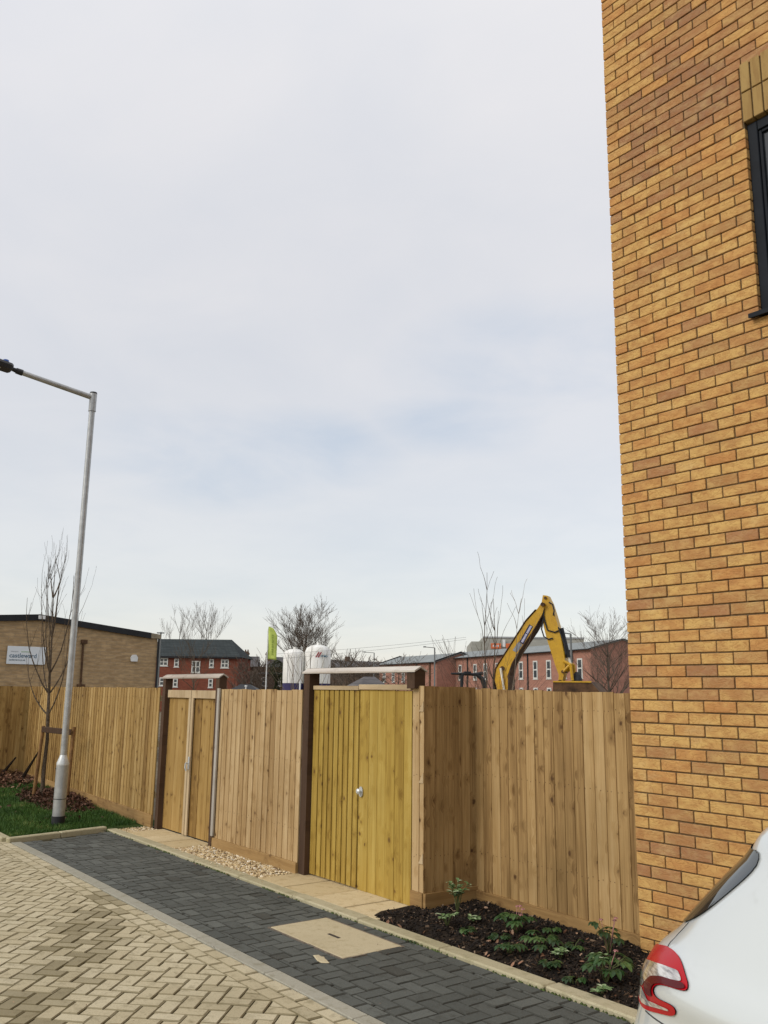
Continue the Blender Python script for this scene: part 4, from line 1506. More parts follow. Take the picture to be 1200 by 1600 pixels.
def patch(name, poly, mat, off, parent, h=0.03, thick=0.0):
    """a panel lying on the car body; outline given as (angle round the car, height)"""
    K = 0.35      # rough metres per radian, to even out the triangles
    ring = []
    n = len(poly)
    for i in range(n):
        a = poly[i]; b_ = poly[(i + 1) % n]
        L = math.hypot((a[0] - b_[0]) * K, a[1] - b_[1])
        m = max(1, int(L / (h * 0.5)))
        for k in range(m):
            ring.append(Vector(((a[0] + (b_[0] - a[0]) * k / m) * K, a[1] + (b_[1] - a[1]) * k / m)))
    for _ in range(2):          # soften the corners of the outline
        ring = [ring[i - 1] * 0.22 + ring[i] * 0.56 + ring[(i + 1) % len(ring)] * 0.22 for i in range(len(ring))]
    x0 = min(p.x for p in ring); x1 = max(p.x for p in ring); y0 = min(p.y for p in ring); y1 = max(p.y for p in ring)
    pts = list(ring)
    x = x0
    while x < x1:
        y = y0
        while y < y1:
            pts.append(Vector((x + random.uniform(-.1, .1) * h, y + random.uniform(-.1, .1) * h)))
            y += h
        x += h
    m = len(ring)
    v2, e2, f2, _, _, _ = delaunay_2d_cdt(pts, [(i, (i + 1) % m) for i in range(m)], [tuple(range(m))], 1, 1e-6)
    mb = MB()
    mb.mesh([car_pt(p.x / K, p.y) + car_n(p.x / K, p.y) * off for p in v2], [tuple(f) for f in f2])
    o = mb.build(name, mat, parent, smooth=True, fix=False)
    # normals outwards
    me = o.data
    c0 = sum(((p.normal.dot(Vector((p.center.x - 0, p.center.y, 0)))) for p in me.polygons))
    if c0 < 0: me.flip_normals()
    return o


LAMP = [(3.5245, 0.9602), (3.5569, 0.9753), (3.7179, 1.001), (3.7918, 1.0064), (3.8528, 1.0061), (3.9125, 0.9995), (3.9581, 0.9906), (4.0066, 0.9777), (4.0223, 0.9645), (4.0159, 0.9587), (3.9836, 0.9534), (3.9284, 0.947), (3.8715, 0.9393), (3.838, 0.93), (3.8236, 0.9163), (3.8285, 0.9057), (3.8623, 0.905), (3.9214, 0.9112), (3.9571, 0.9148), (3.9775, 0.9147), (3.983, 0.908), (3.9772, 0.8956), (3.9469, 0.8858), (3.8815, 0.8724), (3.7931, 0.8555), (3.7143, 0.8454), (3.60, 0.846), (3.46, 0.875), (3.43, 0.915), (3.45, 0.945)]
CLEAR1 = [(3.50, 0.926), (3.7054, 0.9585), (3.8377, 0.9754), (3.9394, 0.985), (3.9885, 0.9716), (3.9429, 0.9643), (3.8608, 0.9547), (3.7812, 0.9385), (3.7355, 0.9147), (3.6933, 0.8933), (3.6271, 0.8823), (3.5, 0.895)]
CLEAR2 = [(3.57, 0.8695), (3.6852, 0.89), (3.7484, 0.8871), (3.7815, 0.8782), (3.8426, 0.8886), (3.9484, 0.9015), (3.9498, 0.8977), (3.8757, 0.8839), (3.7856, 0.8656), (3.7127, 0.8558), (3.60, 0.857)]
DARKC = [(3.7395, 0.9149), (3.7826, 0.9378), (3.8623, 0.9538), (3.944, 0.9634), (3.992, 0.971), (4.0177, 0.9647), (3.9827, 0.9546), (3.9273, 0.9482), (3.8701, 0.9404), (3.8318, 0.9301), (3.8172, 0.9163), (3.8245, 0.9047), (3.8329, 0.9009), (3.7758, 0.8904), (3.7336, 0.8959)]
mirror = lambda P: [(2 * math.pi - a, b) for a, b in P][::-1]
for P, Q in ((lambda x: x, 0), (mirror, 1)):
    lp = patch('tail_light', P(LAMP), 'red', 0.0045, car, 0.012)
    patch('clear_lens', P(CLEAR1), 'clear', 0.0065, lp, 0.01)
    patch('clear_lens', P(CLEAR2), 'clear', 0.0065, lp, 0.008)
    patch('dark_lens', P(DARKC), 'darkred', 0.0075, lp, 0.008)
    rim_ = patch('light_surround', [(a, b) for a, b in P(LAMP)], 'black', 0.0018, car, 0.012)
    for v in rim_.data.vertices: pass
    # side windows
    patch('side_window', P([(4.42, 1.05), (4.62, 1.02), (5.3, 0.985), (5.62, 1.0), (5.25, 1.28), (4.75, 1.33), (4.55, 1.28)]), 'carglass', 0.003, car, 0.05)
RG = [(3.42, 1.030), (3.5346, 1.0371), (3.6745, 1.0632), (3.7348, 1.0824), (3.7849, 1.1149), (3.8381, 1.1667), (3.8735, 1.224), (3.8689, 1.258), (3.8286, 1.2740), (3.70, 1.262), (3.5, 1.262), (3.2, 1.262)]
patch('rear_window', [(math.pi, 1.025)] + RG + [(math.pi, 1.262)] + [(2 * math.pi - a, b) for a, b in RG[::-1]], 'carglass', 0.004, car, 0.03)
patch('windscreen', [(6.9, 0.99), (7.0, 1.1), (6.9, 1.37), (6.28, 1.40), (5.66, 1.37), (5.56, 1.1), (5.66, 0.99), (6.28, 0.985)], 'carglass', 0.004, car, 0.05)
for P in (lambda x: x, mirror):
    for nm, pts_ in (('hatch_seam', [(3.679, 1.0629), (3.6687, 1.0299), (3.683, 1.0087), (3.716, 1.0006)]), ('door_seam', [(4.52, 1.0), (4.515, 0.8), (4.515, 0.5), (4.52, 0.3)]), ('bumper_seam', [(3.75, 0.845), (3.95, 0.855), (4.1, 0.83), (4.16, 0.70), (4.17, 0.60)])):
        mb = MB()
        Q = P(pts_)
        fine = []
        for i in range(len(Q) - 1):
            for k in range(6): fine.append((Q[i][0] + (Q[i + 1][0] - Q[i][0]) * k / 6, Q[i][1] + (Q[i + 1][1] - Q[i][1]) * k / 6))
        fine.append(Q[-1])
        mb.tube([car_pt(a, z) + car_n(a, z) * -0.0005 for a, z in fine], 0.0022, 5)
        mb.build(nm, 'black', car)
for wx in (-1.27, 1.27):
    for sy in (-1, 1):
        mb = MB()
        y0, y1 = sy * 0.66, sy * 0.862
        mb.tube([(wx, y0, 0.31), (wx, y0 + sy * 0.02, 0.31), (wx, y1 - sy * 0.03, 0.31), (wx, y1, 0.31)], [0.27, 0.31, 0.31, 0.285], 36)
        wv = mb.build('wheel', 'rubber', car); smooth_by_angle(wv)
        mb = MB()
        mb.tube([(wx, y1 + sy * 0.001, 0.31), (wx, y1 + sy * 0.012, 0.31)], [0.205, 0.195], 36)
        for k in range(5):
            a = 6.283 * k / 5
            mb.tube([(wx, y1 + sy * 0.014, 0.31), (wx + 0.19 * math.cos(a), y1 + sy * 0.018, 0.31 + 0.19 * math.sin(a))], [0.03, 0.022], 6)
        mb.build('rim', 'steel', wv)
        mb = MB()
        ring = [car_pt(3 * math.pi / 2 if sy < 0 else math.pi / 2, 0.3)]
        arc = []
        for k in range(25):
            a = math.pi * k / 24
            arc.append((wx + 0.345 * math.cos(a), sy * 0.869, 0.31 + 0.345 * math.sin(a)))
        mb.tube(arc, 0.02, 6)
        mb.build('wheel_arch', 'black', car)

# ================================================================ EXCAVATOR (behind the fence)
t = NT('excavator_yellow', 0.45, 0.4)
f = t.noise(t.obj(), 2.2, 6, 0.65)
f2 = t.noise(t.obj((1, 1, 1)), 14, 5, 0.7)
cc = t.ramp(f, [(0.3, (0.44, 0.24, 0.010)), (0.6, (0.58, 0.34, 0.018))])
t.col(t.mix(t.mr(f2, 0.55, 0.75, 0, 0.6), cc, (0.22, 0.11, 0.03)))
MAT['yellow'] = t.m
MAT['rusty'] = simple('rusty_dirty_steel', (0.085, 0.045, 0.022), 0.8, 0.3, 0.4, 5)
MAT['hose'] = simple('rubber_hose', (0.02, 0.022, 0.025), 0.6, 0.3, 0.2, 5)
MAT['chrome'] = simple('cylinder_rod', (0.75, 0.72, 0.62), 0.25, 0.6, 0.1, 5)
MAT['decalblue'] = simple('navy_decal', (0.012, 0.014, 0.05), 0.5, 0.4, 0.1, 5)
MAT['decalwhite'] = simple('pale_decal', (0.5, 0.5, 0.66), 0.5, 0.4, 0.05, 5)
ex = thing('excavator', 'yellow tracked excavator with raised boom and dark ditching bucket standing behind the fence', 'excavator', far(4.2, 27, SITE), RZV - R(25))
EC = 1 / math.cos(R(25))


def ep(P):
    return [((a - 4.2) * EC, z - SITE) for a, z in P]


BOOM = [(3.58, 1.77), (3.51, 2.05), (3.55, 2.36), (3.63, 2.51), (3.94, 3.0), (4.42, 3.78), (4.72, 4.12), (4.86, 4.34), (4.95, 4.25), (4.88, 4.01), (4.60, 3.50), (4.20, 2.90), (4.00, 2.55), (3.88, 2.19), (3.90, 1.77), (3.95, 0.6), (3.62, -0.1), (3.42, 0.0), (3.55, 0.7)]
mb = MB()
mb.prism(ep(BOOM), (0, 0, 0), (1, 0, 0), (0, 0, 1), (0, 1, 0), -0.24, 0.24)
boom = mb.build('boom', 'yellow', ex)
mb = MB()   # dark brown plates along the underside and the top of the boom
for path in ([(3.885, 1.3), (3.885, 2.19), (4.005, 2.55), (4.205, 2.90), (4.605, 3.50), (4.87, 3.97)], [(3.50, 1.3), (3.50, 2.05), (3.54, 2.37), (3.62, 2.53), (3.93, 3.02), (4.41, 3.8), (4.70, 4.13)]):
    q = ep(path)
    for i in range(len(q) - 1):
        a, b_ = q[i], q[i + 1]
        d = Vector((b_[0] - a[0], 0, b_[1] - a[1])); L = d.length; d.normalize()
        nrm = Vector((d.z, 0, -d.x)) if path[0][0] > 3.7 else Vector((-d.z, 0, d.x))
        o_ = Vector((a[0], 0, a[1]))
        mb.mesh([o_ + Vector((0, -0.27, 0)), o_ + d * L + Vector((0, -0.27, 0)), o_ + d * L + Vector((0, 0.27, 0)), o_ + Vector((0, 0.27, 0)),
                 o_ + nrm * 0.02 + Vector((0, -0.27, 0)), o_ + nrm * 0.02 + d * L + Vector((0, -0.27, 0)), o_ + nrm * 0.02 + d * L + Vector((0, 0.27, 0)), o_ + nrm * 0.02 + Vector((0, 0.27, 0))],
                [(0, 1, 2, 3), (7, 6, 5, 4), (0, 4, 5, 1), (1, 5, 6, 2), (2, 6, 7, 3), (3, 7, 4, 0)])
mb.build('boom_plate', 'rusty', boom)
mb = MB()
q = ep([(4.51, 3.70), (4.615, 3.63), (4.33, 3.10), (4.215, 3.17)])
mb.prism(q, (0, 0, 0), (1, 0, 0), (0, 0, 1), (0, 1, 0), -0.245, -0.241)
dec = mb.build('decal', 'decalblue', boom)
mb = MB()   # two rows of blurred pale letters
A = Vector((q[3][0], q[3][1])); B = Vector((q[0][0], q[0][1])); Cc = Vector((q[2][0], q[2][1]))
U_ = (B - A); V_ = (Cc - A)
for w0, w1_ in ((0.07, 0.50), (0.57, 0.93)):
    k = w0
    while k < w1_:
        a = A + U_ * k + V_ * 0.30; b_ = A + U_ * (k + 0.045) + V_ * 0.30
        c_ = A + U_ * (k + 0.045) + V_ * 0.75; d_ = A + U_ * k + V_ * 0.75
        mb.prism([tuple(a), tuple(b_), tuple(c_), tuple(d_)], (0, 0, 0), (1, 0, 0), (0, 0, 1), (0, 1, 0), -0.250, -0.246)
        k += 0.058
mb.build('lettering', 'decalwhite', dec)
mb = MB()
mb.prism(ep([(4.03, 2.93), (4.14, 2.86), (4.31, 3.09), (4.20, 3.19)]), (0, 0, 0), (1, 0, 0), (0, 0, 1), (0, 1, 0), -0.244, -0.240)
MAT['decalgrey'] = simple('grey_blue_decal', (0.22, 0.24, 0.28), 0.6, 0.3, 0.25, 9)
mb.build('decal', 'decalgrey', boom)
STICK = [(4.89, 4.57), (5.01, 4.55), (5.11, 4.32), (5.19, 4.03), (5.27, 3.71), (5.33, 3.42), (5.42, 2.84), (5.45, 2.56), (5.42, 2.27), (5.35, 1.97), (5.25, 1.97), (5.27, 2.21), (5.18, 2.5), (5.07, 2.9), (4.96, 3.3), (4.89, 3.64), (4.86, 4.02), (4.83, 4.23), (4.86, 4.40)]
mb = MB()
mb.prism(ep(STICK), (0, 0, 0), (1, 0, 0), (0, 0, 1), (0, 1, 0), -0.18, 0.18)
st = mb.build('stick', 'yellow', ex)
for a in ((4.90, 4.28, 0.06, 0.31), (5.39, 2.30, 0.045, 0.24), (5.31, 2.02, 0.05, 0.24), (3.74, 2.40, 0.06, 0.30), (4.96, 4.48, 0.04, 0.22)):
    (px_, pz_), = ep([(a[0], a[1])])
    mb = MB()
    mb.tube([(px_, -a[3], pz_), (px_, a[3], pz_)], a[2], 14)
    mb.build('pivot_pin', 'rusty', ex)
mb = MB()
(a0, a1), (b0, b1) = ep([(5.33, 3.58), (5.50, 2.72)])
mb.tube([(a0, 0, a1), (b0, 0, b1)], 0.075, 12)
mb.build('bucket_cylinder', 'hose', ex)
mb = MB()
(c0_, c1_), = ep([(5.56, 2.50)])
mb.tube([(b0, 0, b1), (c0_, 0, c1_)], 0.04, 10)
mb.build('cylinder_rod', 'chrome', ex)
mb = MB()
for s_ in (-0.2, 0.2):
    for a, b_ in (((5.40, 2.30), (5.60, 2.52)), ((5.60, 2.52), (5.64, 2.05)), ((5.42, 2.6), (5.6, 2.5))):
        (p0, p1), (q0, q1) = ep([a, b_])
        mb.tube([(p0, s_, p1), (q0, s_, q1)], 0.045, 8)
mb.build('linkage', 'yellow', ex)
mb = MB()
for s_ in (-0.30, 0.30):
    (p0, p1), (q0, q1) = ep([(3.70, 2.40), (3.86, 1.2)])
    mb.tube([(p0, s_, p1), (p0 + (q0 - p0) * 0.75, s_, p1 + (q1 - p1) * 0.75)], 0.035, 10)
mb.build('cylinder_rod', 'chrome', ex)
mb = MB()
for s_ in (-0.30, 0.30):
    (q0, q1), (p0, p1) = ep([(3.82, 1.5), (4.05, 0.1)])
    mb.tube([(q0, s_, q1), (p0, s_, p1)], 0.075, 12)
mb.build('lift_cylinder', 'yellow', ex)
# hoses looping at the elbow and along the stick
mb = MB()
for pts_ in ([(4.83, 4.05), (4.92, 4.15), (4.90, 3.9), (4.84, 3.55), (4.90, 3.33), (5.02, 3.25), (5.14, 3.28)], [(4.6, 4.0), (4.75, 4.15), (4.88, 4.1), (4.93, 3.8), (5.0, 3.52), (5.2, 3.45), (5.3, 3.5)], [(5.06, 4.35), (5.16, 4.28), (5.20, 4.1), (5.17, 3.95)], [(5.3, 3.6), (5.36, 3.4), (5.45, 3.1), (5.48, 2.8)]):
    q = ep(pts_)
    mb.tube([(p[0], -0.21, p[1]) for p in q], 0.022, 6)
mb.build('hose', 'hose', ex)
BUCK = [(5.20, 2.00), (6.18, 2.01), (6.40, 1.74), (6.48, 1.35), (6.25, 0.95), (5.7, 0.8), (5.3, 1.1), (5.18, 1.6)]
mb = MB()
mb.prism(ep(BUCK), (0, 0, 0), (1, 0, 0), (0, 0, 1), (0, 1, 0), -0.55, 0.55)
bk = mb.build('bucket', 'rusty', ex)
mb = MB()
(p0, p1), (q0, q1) = ep([(5.2, 2.02), (6.2, 2.03)])
mb.box(p0, q0, -0.57, -0.551, p1 - 0.03, p1 + 0.01)
mb.build('bucket_lip', 'yellow', bk)
mb = MB()
(p0, p1), = ep([(5.72, 2.12)])
mb.tube([(p0, 0, p1 - 0.12), (p0, 0, p1 - 0.02), (p0, 0, p1 + 0.1), (p0, 0, p1 + 0.18)], [0.17, 0.15, 0.11, 0.05], 12)
mb.build('coupler', 'hose', ex)
# machine body, cab and tracks (hidden by the fence from the road)
mb = MB()
mb.box(-3.2, -0.5, -1.2, 1.2, 1.0, 1.9, bev=0.06)
mb.build('machine_house', 'yellow', ex)
mb = MB()
mb.box(-1.75, -0.35, -1.25, -0.38, 1.02, 2.85, bev=0.06)
cb_ = mb.build('cab', 'yellow', ex)
mb = MB()
mb.box(-1.6, -0.5, -1.256, -1.251, 1.7, 2.7)
mb.box(-0.349, -0.343, -1.15, -0.48, 1.5, 2.7)
mb.build('cab_window', 'glass', cb_)
for s_ in (-1, 1):
    mb = MB()
    prof = [(-3.3, 0.45), (-3.1, 0.85), (-0.3, 0.85), (-0.05, 0.45), (-0.3, 0.03), (-3.1, 0.03)]
    mb.prism(prof, (0, 0, 0), (1, 0, 0), (0, 0, 1), (0, 1, 0), s_ * 1.2 - 0.25, s_ * 1.2 + 0.25)
    mb.build('track', 'hose', ex)

# dark roll-over frame of a small dumper parked behind the fence
dp = thing('site_dumper', 'black roll bar of a small site dumper showing above the fence left of the excavator', 'dumper', far(2.2, 22, SITE), RZV + R(12))
mb = MB()
zt = 2.11 - SITE
mb.tube([(-0.52, 0, zt), (-0.25, 0, zt), (0.05, 0, zt - 0.01), (0.28, 0, zt + 0.02)], [0.022, 0.035, 0.035, 0.045], 8)
mb.tube([(-0.24, 0, zt), (-0.26, 0, zt - 0.4), (-0.28, 0, 1.2)], [0.045, 0.04, 0.04], 8)
mb.tube([(0.12, 0, zt), (0.28, 0, zt - 0.12), (0.35, 0, zt - 0.35), (0.36, 0, 1.2)], [0.04, 0.065, 0.06, 0.05], 8)
mb.box(-0.2, -0.02, -0.05, 0.05, zt - 0.02, zt + 0.06, bev=0.01)
mb.build('roll_bar', 'hose', dp)
mb = MB()
mb.box(-0.7, 0.7, -1.0, 1.0, 0.5, 1.3, bev=0.05)
mb.build('body', 'yellow', dp)
mb = MB()
mb.prism([(-1.0, 1.5), (-0.4, 0.7), (0.3, 0.7), (0.9, 1.5)], (0, 1.0, 0), (0, 1, 0), (0, 0, 1), (1, 0, 0), -0.75, 0.75)
mb.build('skip', 'yellow', dp)
for sx in (-0.75, 0.75):
    for sy in (-0.8, 0.9):
        mb = MB()
        mb.tube([(sx - 0.14, sy, 0.42), (sx + 0.14, sy, 0.42)], 0.42, 20)
        mb.build('wheel', 'rubber', dp)

# ================================================================ FAR BUILDINGS


def far_brick(name, c1, c2, mortar, bw=0.9, bh=0.3, dirt=0.25, ns=(0.5, 2.2, 1)):
    t = NT(name, 0.9, 0.15)
    tc = t.n('ShaderNodeTexCoord')
    sp = t.n('ShaderNodeSeparateXYZ'); t.L(tc.outputs['Object'], sp.inputs[0])
    cm = t.n('ShaderNodeCombineXYZ'); t.L(t.M('ADD', sp.outputs[0], sp.outputs[1]), cm.inputs[0]); t.L(sp.outputs[2], cm.inputs[1])
    br = t.n('ShaderNodeTexBrick')
    br.inputs['Color1'].default_value = c1 + (1,); br.inputs['Color2'].default_value = c2 + (1,); br.inputs['Mortar'].default_value = mortar + (1,)
    br.inputs['Scale'].default_value = 1.0; br.inputs['Brick Width'].default_value = bw; br.inputs['Row Height'].default_value = bh; br.inputs['Mortar Size'].default_value = bh * 0.09
    t.L(cm.outputs[0], br.inputs['Vector'])
    n1_ = t.n('ShaderNodeMapping'); n1_.inputs['Scale'].default_value = ns; t.L(cm.outputs[0], n1_.inputs[0])
    nz = t.noise(n1_.outputs[0], 1.0, 6, 0.65)
    col_ = t.mix(t.mr(nz, 0.4, 0.75, 0, dirt * 2), br.outputs['Color'], tuple(x * 0.45 for x in c1))
    col_ = t.mix(t.mr(nz, 0.5, 0.25, 0, dirt * 1.6), col_, tuple(min(1, x * 1.5) for x in c2))
    t.col(col_)
    return t.m


MAT['fbrick_tan'] = far_brick('tan_brick', (0.46, 0.325, 0.18), (0.38, 0.26, 0.14), (0.36, 0.27, 0.17), 0.45, 0.15, 0.36, (2.6, 10.0, 1))
MAT['fbrick_red'] = far_brick('red_brick', (0.235, 0.075, 0.045), (0.18, 0.055, 0.035), (0.14, 0.07, 0.05), 0.45, 0.15, 0.2)
MAT['fbrick_pink'] = far_brick('pale_red_brick', (0.40, 0.20, 0.145), (0.35, 0.17, 0.122), (0.32, 0.19, 0.15), 0.45, 0.15, 0.15)
MAT['fbrick_brown'] = far_brick('brown_brick', (0.17, 0.11, 0.075), (0.12, 0.078, 0.055), (0.10, 0.08, 0.06), 0.45, 0.15, 0.4)
MAT['roof_dark'] = far_brick('dark_slate_roof', (0.050, 0.060, 0.062), (0.038, 0.046, 0.048), (0.02, 0.025, 0.025), 0.5, 0.25, 0.2)
MAT['roof_grey'] = far_brick('pale_sheet_roof', (0.31, 0.34, 0.345), (0.29, 0.32, 0.325), (0.24, 0.26, 0.26), 1.0, 12.0, 0.1)
MAT['roof_old'] = far_brick('old_slate_roof', (0.15, 0.14, 0.14), (0.11, 0.105, 0.11), (0.08, 0.08, 0.08), 0.4, 0.25, 0.25)
MAT['clad'] = far_brick('grey_cladding', (0.43, 0.43, 0.38), (0.41, 0.41, 0.37), (0.36, 0.36, 0.32), 1.2, 30.0, 0.12)
MAT['fascia'] = simple('black_fascia', (0.012, 0.013, 0.016), 0.5, 0.3, 0.2, 2)
MAT['white'] = simple('white_paint', (0.72, 0.73, 0.72), 0.6, 0.3, 0.08, 3)
MAT['white_frame'] = simple('white_window_frame', (0.62, 0.62, 0.58), 0.6, 0.3, 0.08, 3)
MAT['green'] = simple('lime_flag_cloth', (0.50, 0.60, 0.14), 0.8, 0.2, 0.08, 3)
MAT['orange'] = simple('orange_sign', (0.62, 0.16, 0.06), 0.7, 0.2, 0.15, 2)


def window(parent, x, y, z, w, h, axis='x', mullion='cross', fr=0.09, pane_mat='far_glass'):
    """white framed sash window on a wall; the frame is a part, its pane a sub-part"""
    mb = MB()
    bars = [(-w / 2, w / 2, h / 2 - fr, h / 2), (-w / 2, w / 2, -h / 2, -h / 2 + fr), (-w / 2, -w / 2 + fr, -h / 2 + fr, h / 2 - fr), (w / 2 - fr, w / 2, -h / 2 + fr, h / 2 - fr)]
    if mullion in ('cross', 'h'): bars.append((-w / 2 + fr, w / 2 - fr, -fr / 2.2, fr / 2.2))
    if mullion in ('cross', 'v') and w > 1.0: bars += [(-fr / 2, fr / 2, -h / 2 + fr, -fr / 2), (-fr / 2, fr / 2, fr / 2, h / 2 - fr)]
    bars.append((-w / 2 - 0.08, w / 2 + 0.08, -h / 2 - 0.09, -h / 2 - 0.002))
    for b_ in bars: mb.box(b_[0], b_[1], -0.07, -0.005, b_[2], b_[3])
    o = mb.build('window', 'white_frame', parent); o.location = (x, y, z)
    if axis == 'y': o.rotation_euler = (0, 0, R(90))
    m2 = MB()
    m2.box(-w / 2 + fr * 0.9, w / 2 - fr * 0.9, -0.04, -0.01, -h / 2 + fr * 0.9, h / 2 - fr * 0.9)
    m2.build('pane', pane_mat, o)
    return o


# --- brown brick workshop with shallow gable, left
WS = thing('brick_workshop', 'low tan brick workshop with black roof edge behind the left fence, carrying a white sign', 'workshop', (-38.0, 10.8, SITE))
g0 = -SITE
RP, RE, LE = 4.62 + g0, 4.06 + g0, 4.12 + g0
mb = MB()
mb.prism([(-9.0, 0), (5.24, 0), (5.24, RE - 0.22), (0, RP - 0.22), (-9.0, LE - 0.42)], (0, 0, 0), (0, 1, 0), (0, 0, 1), (-1, 0, 0), 0.0, 24.0)
mb.build('wall', 'fbrick_tan', WS)
mb = MB()
for (a, b_, za, zb) in ((-9.2, 0, LE - 0.20, RP), (0, 4.88, RP, RE + 0.04)):
    mb.mesh([(0.12, a, za), (0.12, b_, zb), (0.12, b_, zb - 0.25), (0.12, a, za - 0.25), (-24.1, a, za), (-24.1, b_, zb), (-24.1, b_, zb - 0.25), (-24.1, a, za - 0.25)], [(0, 1, 2, 3), (4, 7, 6, 5), (0, 4, 5, 1), (3, 2, 6, 7), (0, 3, 7, 4), (1, 5, 6, 2)])
mb.build('roof', 'fascia', WS)
mb = MB()
mb.mesh([(0.10, 4.882, RE + 0.035), (0.10, 5.35, RE - 0.02), (0.10, 5.35, RE - 0.2), (0.10, 4.882, RE - 0.2), (-24, 4.882, RE + 0.035), (-24, 5.35, RE - 0.02), (-24, 5.35, RE - 0.2), (-24, 4.882, RE - 0.2)], [(0, 1, 2, 3), (4, 7, 6, 5), (0, 4, 5, 1), (3, 2, 6, 7), (0, 3, 7, 4), (1, 5, 6, 2)])
MAT['bare_board'] = simple('bare_fascia_board', (0.28, 0.24, 0.17), 0.8, 0.2, 0.2, 3)
mb.build('bare_fascia_end', 'bare_board', WS)
mb = MB()
mb.box(0.125, 0.19, -0.06, 0.20, RP - 0.20, RP - 0.05)
mb.build('ridge_light', 'white', WS)
mb = MB()
mb.tube([(0.05, 1.93, 1.78 + g0), (0.05, 1.90, 3.50 + g0)], 0.045, 8)
mb.box(0.002, 0.12, 1.80, 2.06, 3.50 + g0, 3.66 + g0)
mb.box(0.002, 0.14, 1.78, 2.10, 1.68 + g0, 1.80 + g0)
mb.build('drain_pipe', 'rusty', WS)
mb = MB()
mb.tube([(0.05, 5.28, 0), (0.05, 5.28, RE - 0.2)], 0.05, 8)
mb.build('drain_pipe', 'hose', WS)
mb = MB()
mb.prism([(-0.14, -0.15), (0.14, -0.15), (0.16, 0.02), (0.08, 0.14), (-0.08, 0.14), (-0.16, 0.02)], (0.002, 4.19, 2.97 + g0), (0, 1, 0), (0, 0, 1), (1, 0, 0), 0, 0.09)
mb.build('alarm_box', 'white', WS)
sg = thing('wall_sign', 'white rectangular sign reading castleward on the tan brick workshop wall', 'sign', (-37.93, 10.42, 2.92))
mb = MB()
mb.box(-0.03, 0.0, -0.76, 0.76, -0.36, 0.36, bev=0.006)
t = NT('white_sign_panel', 0.5, 0.3); t.col((0.70, 0.74, 0.77)); MAT['signwhite'] = t.m
mb.build('panel', 'signwhite', sg)
MAT['signblue'] = simple('slate_blue_lettering', (0.07, 0.14, 0.21), 0.6, 0.2, 0.05, 3)
MAT['signgrey'] = simple('grey_lettering', (0.22, 0.26, 0.29), 0.6, 0.2, 0.05, 3)
MAT['signpale'] = simple('pale_lettering', (0.42, 0.45, 0.47), 0.6, 0.2, 0.05, 3)
MAT['signgreen'] = simple('green_lettering', (0.36, 0.50, 0.34), 0.6, 0.2, 0.05, 3)
text_part('lettering', 'castleward', 0.25, 'signblue', sg, (0.003, -0.13, -0.02), (R(90), 0, R(90)), 0.002, 0.003)
text_part('web_address', 'castleward.co.uk', 0.095, 'signgrey', sg, (0.003, -0.36, -0.19), (R(90), 0, R(90)), 0.002, 0.003)
for a, b_, m_ in ((-0.62, -0.36, 'signpale'), (-0.22, 0.12, 'signgreen')):
    mb = MB()
    k = a
    while k < b_:
        mb.box(0.001, 0.004, k, k + 0.03, 0.115 if random.random() < 0.6 else 0.125, 0.165)
        k += 0.042
    mb.build('small_lettering', m_, sg)


def place(name, label, cat, u, d, rz=0.0, z=None, group=None):
    return thing(name, label, cat, far(u, d, SITE if z is None else z), RZV + rz, group)


# --- red brick house with dark hipped roof
RH = place('red_brick_house', 'red brick house with dark slate hipped roof and white windows behind the left gate', 'house', -24.8, 120, R(-3), group='houses beyond the site')
W2, ez, rz_ = 5.55, 5.98 + g0, 8.5 + g0
mb = MB()
mb.box(-6.6, W2, 0, 8.5, 0, ez)
mb.build('wall', 'fbrick_red', RH)
mb = MB()
o_ = 0.35
mb.mesh([(-6.9, -o_, ez - 0.05), (W2 + o_, -o_, ez - 0.05), (W2 + o_, 8.5 + o_, ez - 0.05), (-6.9, 8.5 + o_, ez - 0.05), (-6.5, 4.2, rz_), (W2 - 1.9, 4.2, rz_)], [(0, 1, 5, 4), (1, 2, 5), (2, 3, 4, 5), (3, 0, 4), (3, 2, 1, 0)])
mb.build('roof', 'roof_dark', RH)
mb = MB(); mb.box(-6.85, W2 + o_ + 0.02, -o_ - 0.06, -o_ - 0.005, ez - 0.22, ez + 0.02); mb.build('gutter', 'fascia', RH)
for (x_p, zc_, w_, h_) in ((-4.50, 5.22, 1.15, 1.05), (-2.75, 5.12, 0.62, 1.1), (-0.1, 4.62, 1.15, 1.55), (2.0, 5.1, 0.6, 1.1), (3.8, 5.08, 1.05, 1.1), (-4.35, 2.62, 1.15, 1.1), (-2.75, 2.5, 0.62, 1.1), (2.0, 2.5, 0.6, 1.15), (3.55, 2.5, 0.6, 1.15)):
    window(RH, x_p, 0, zc_ + g0, w_, h_, fr=0.13)

# --- old terraces with chimneys between the house and the silos
OT = place('old_terrace', 'old brown terrace with grey slate roofs and chimneys right of the red brick house', 'house', -17.6, 130, R(5), group='houses beyond the site')
mb = MB(); mb.box(-4.5, 4.2, 0, 8, 0, 5.0 + g0); mb.build('wall', 'fbrick_brown', OT)
mb = MB()
mb.mesh([(-4.7, -0.3, 5.0 + g0), (-0.4, -0.3, 5.0 + g0), (-0.4, 4, 6.6 + g0), (-4.7, 4, 6.6 + g0), (-0.4, 8.3, 5.0 + g0), (-4.7, 8.3, 5.0 + g0)], [(0, 1, 2, 3), (3, 2, 4, 5), (0, 3, 5), (1, 4, 2)])
mb.mesh([(-0.39, -0.35, 4.0 + g0), (4.4, -0.35, 4.0 + g0), (4.4, 4, 6.55 + g0), (1.2, 4, 6.6 + g0), (4.4, 8.35, 4.5 + g0), (-0.39, 8.35, 4.5 + g0)], [(0, 1, 2, 3), (3, 2, 4, 5), (0, 3, 5), (1, 4, 2)])
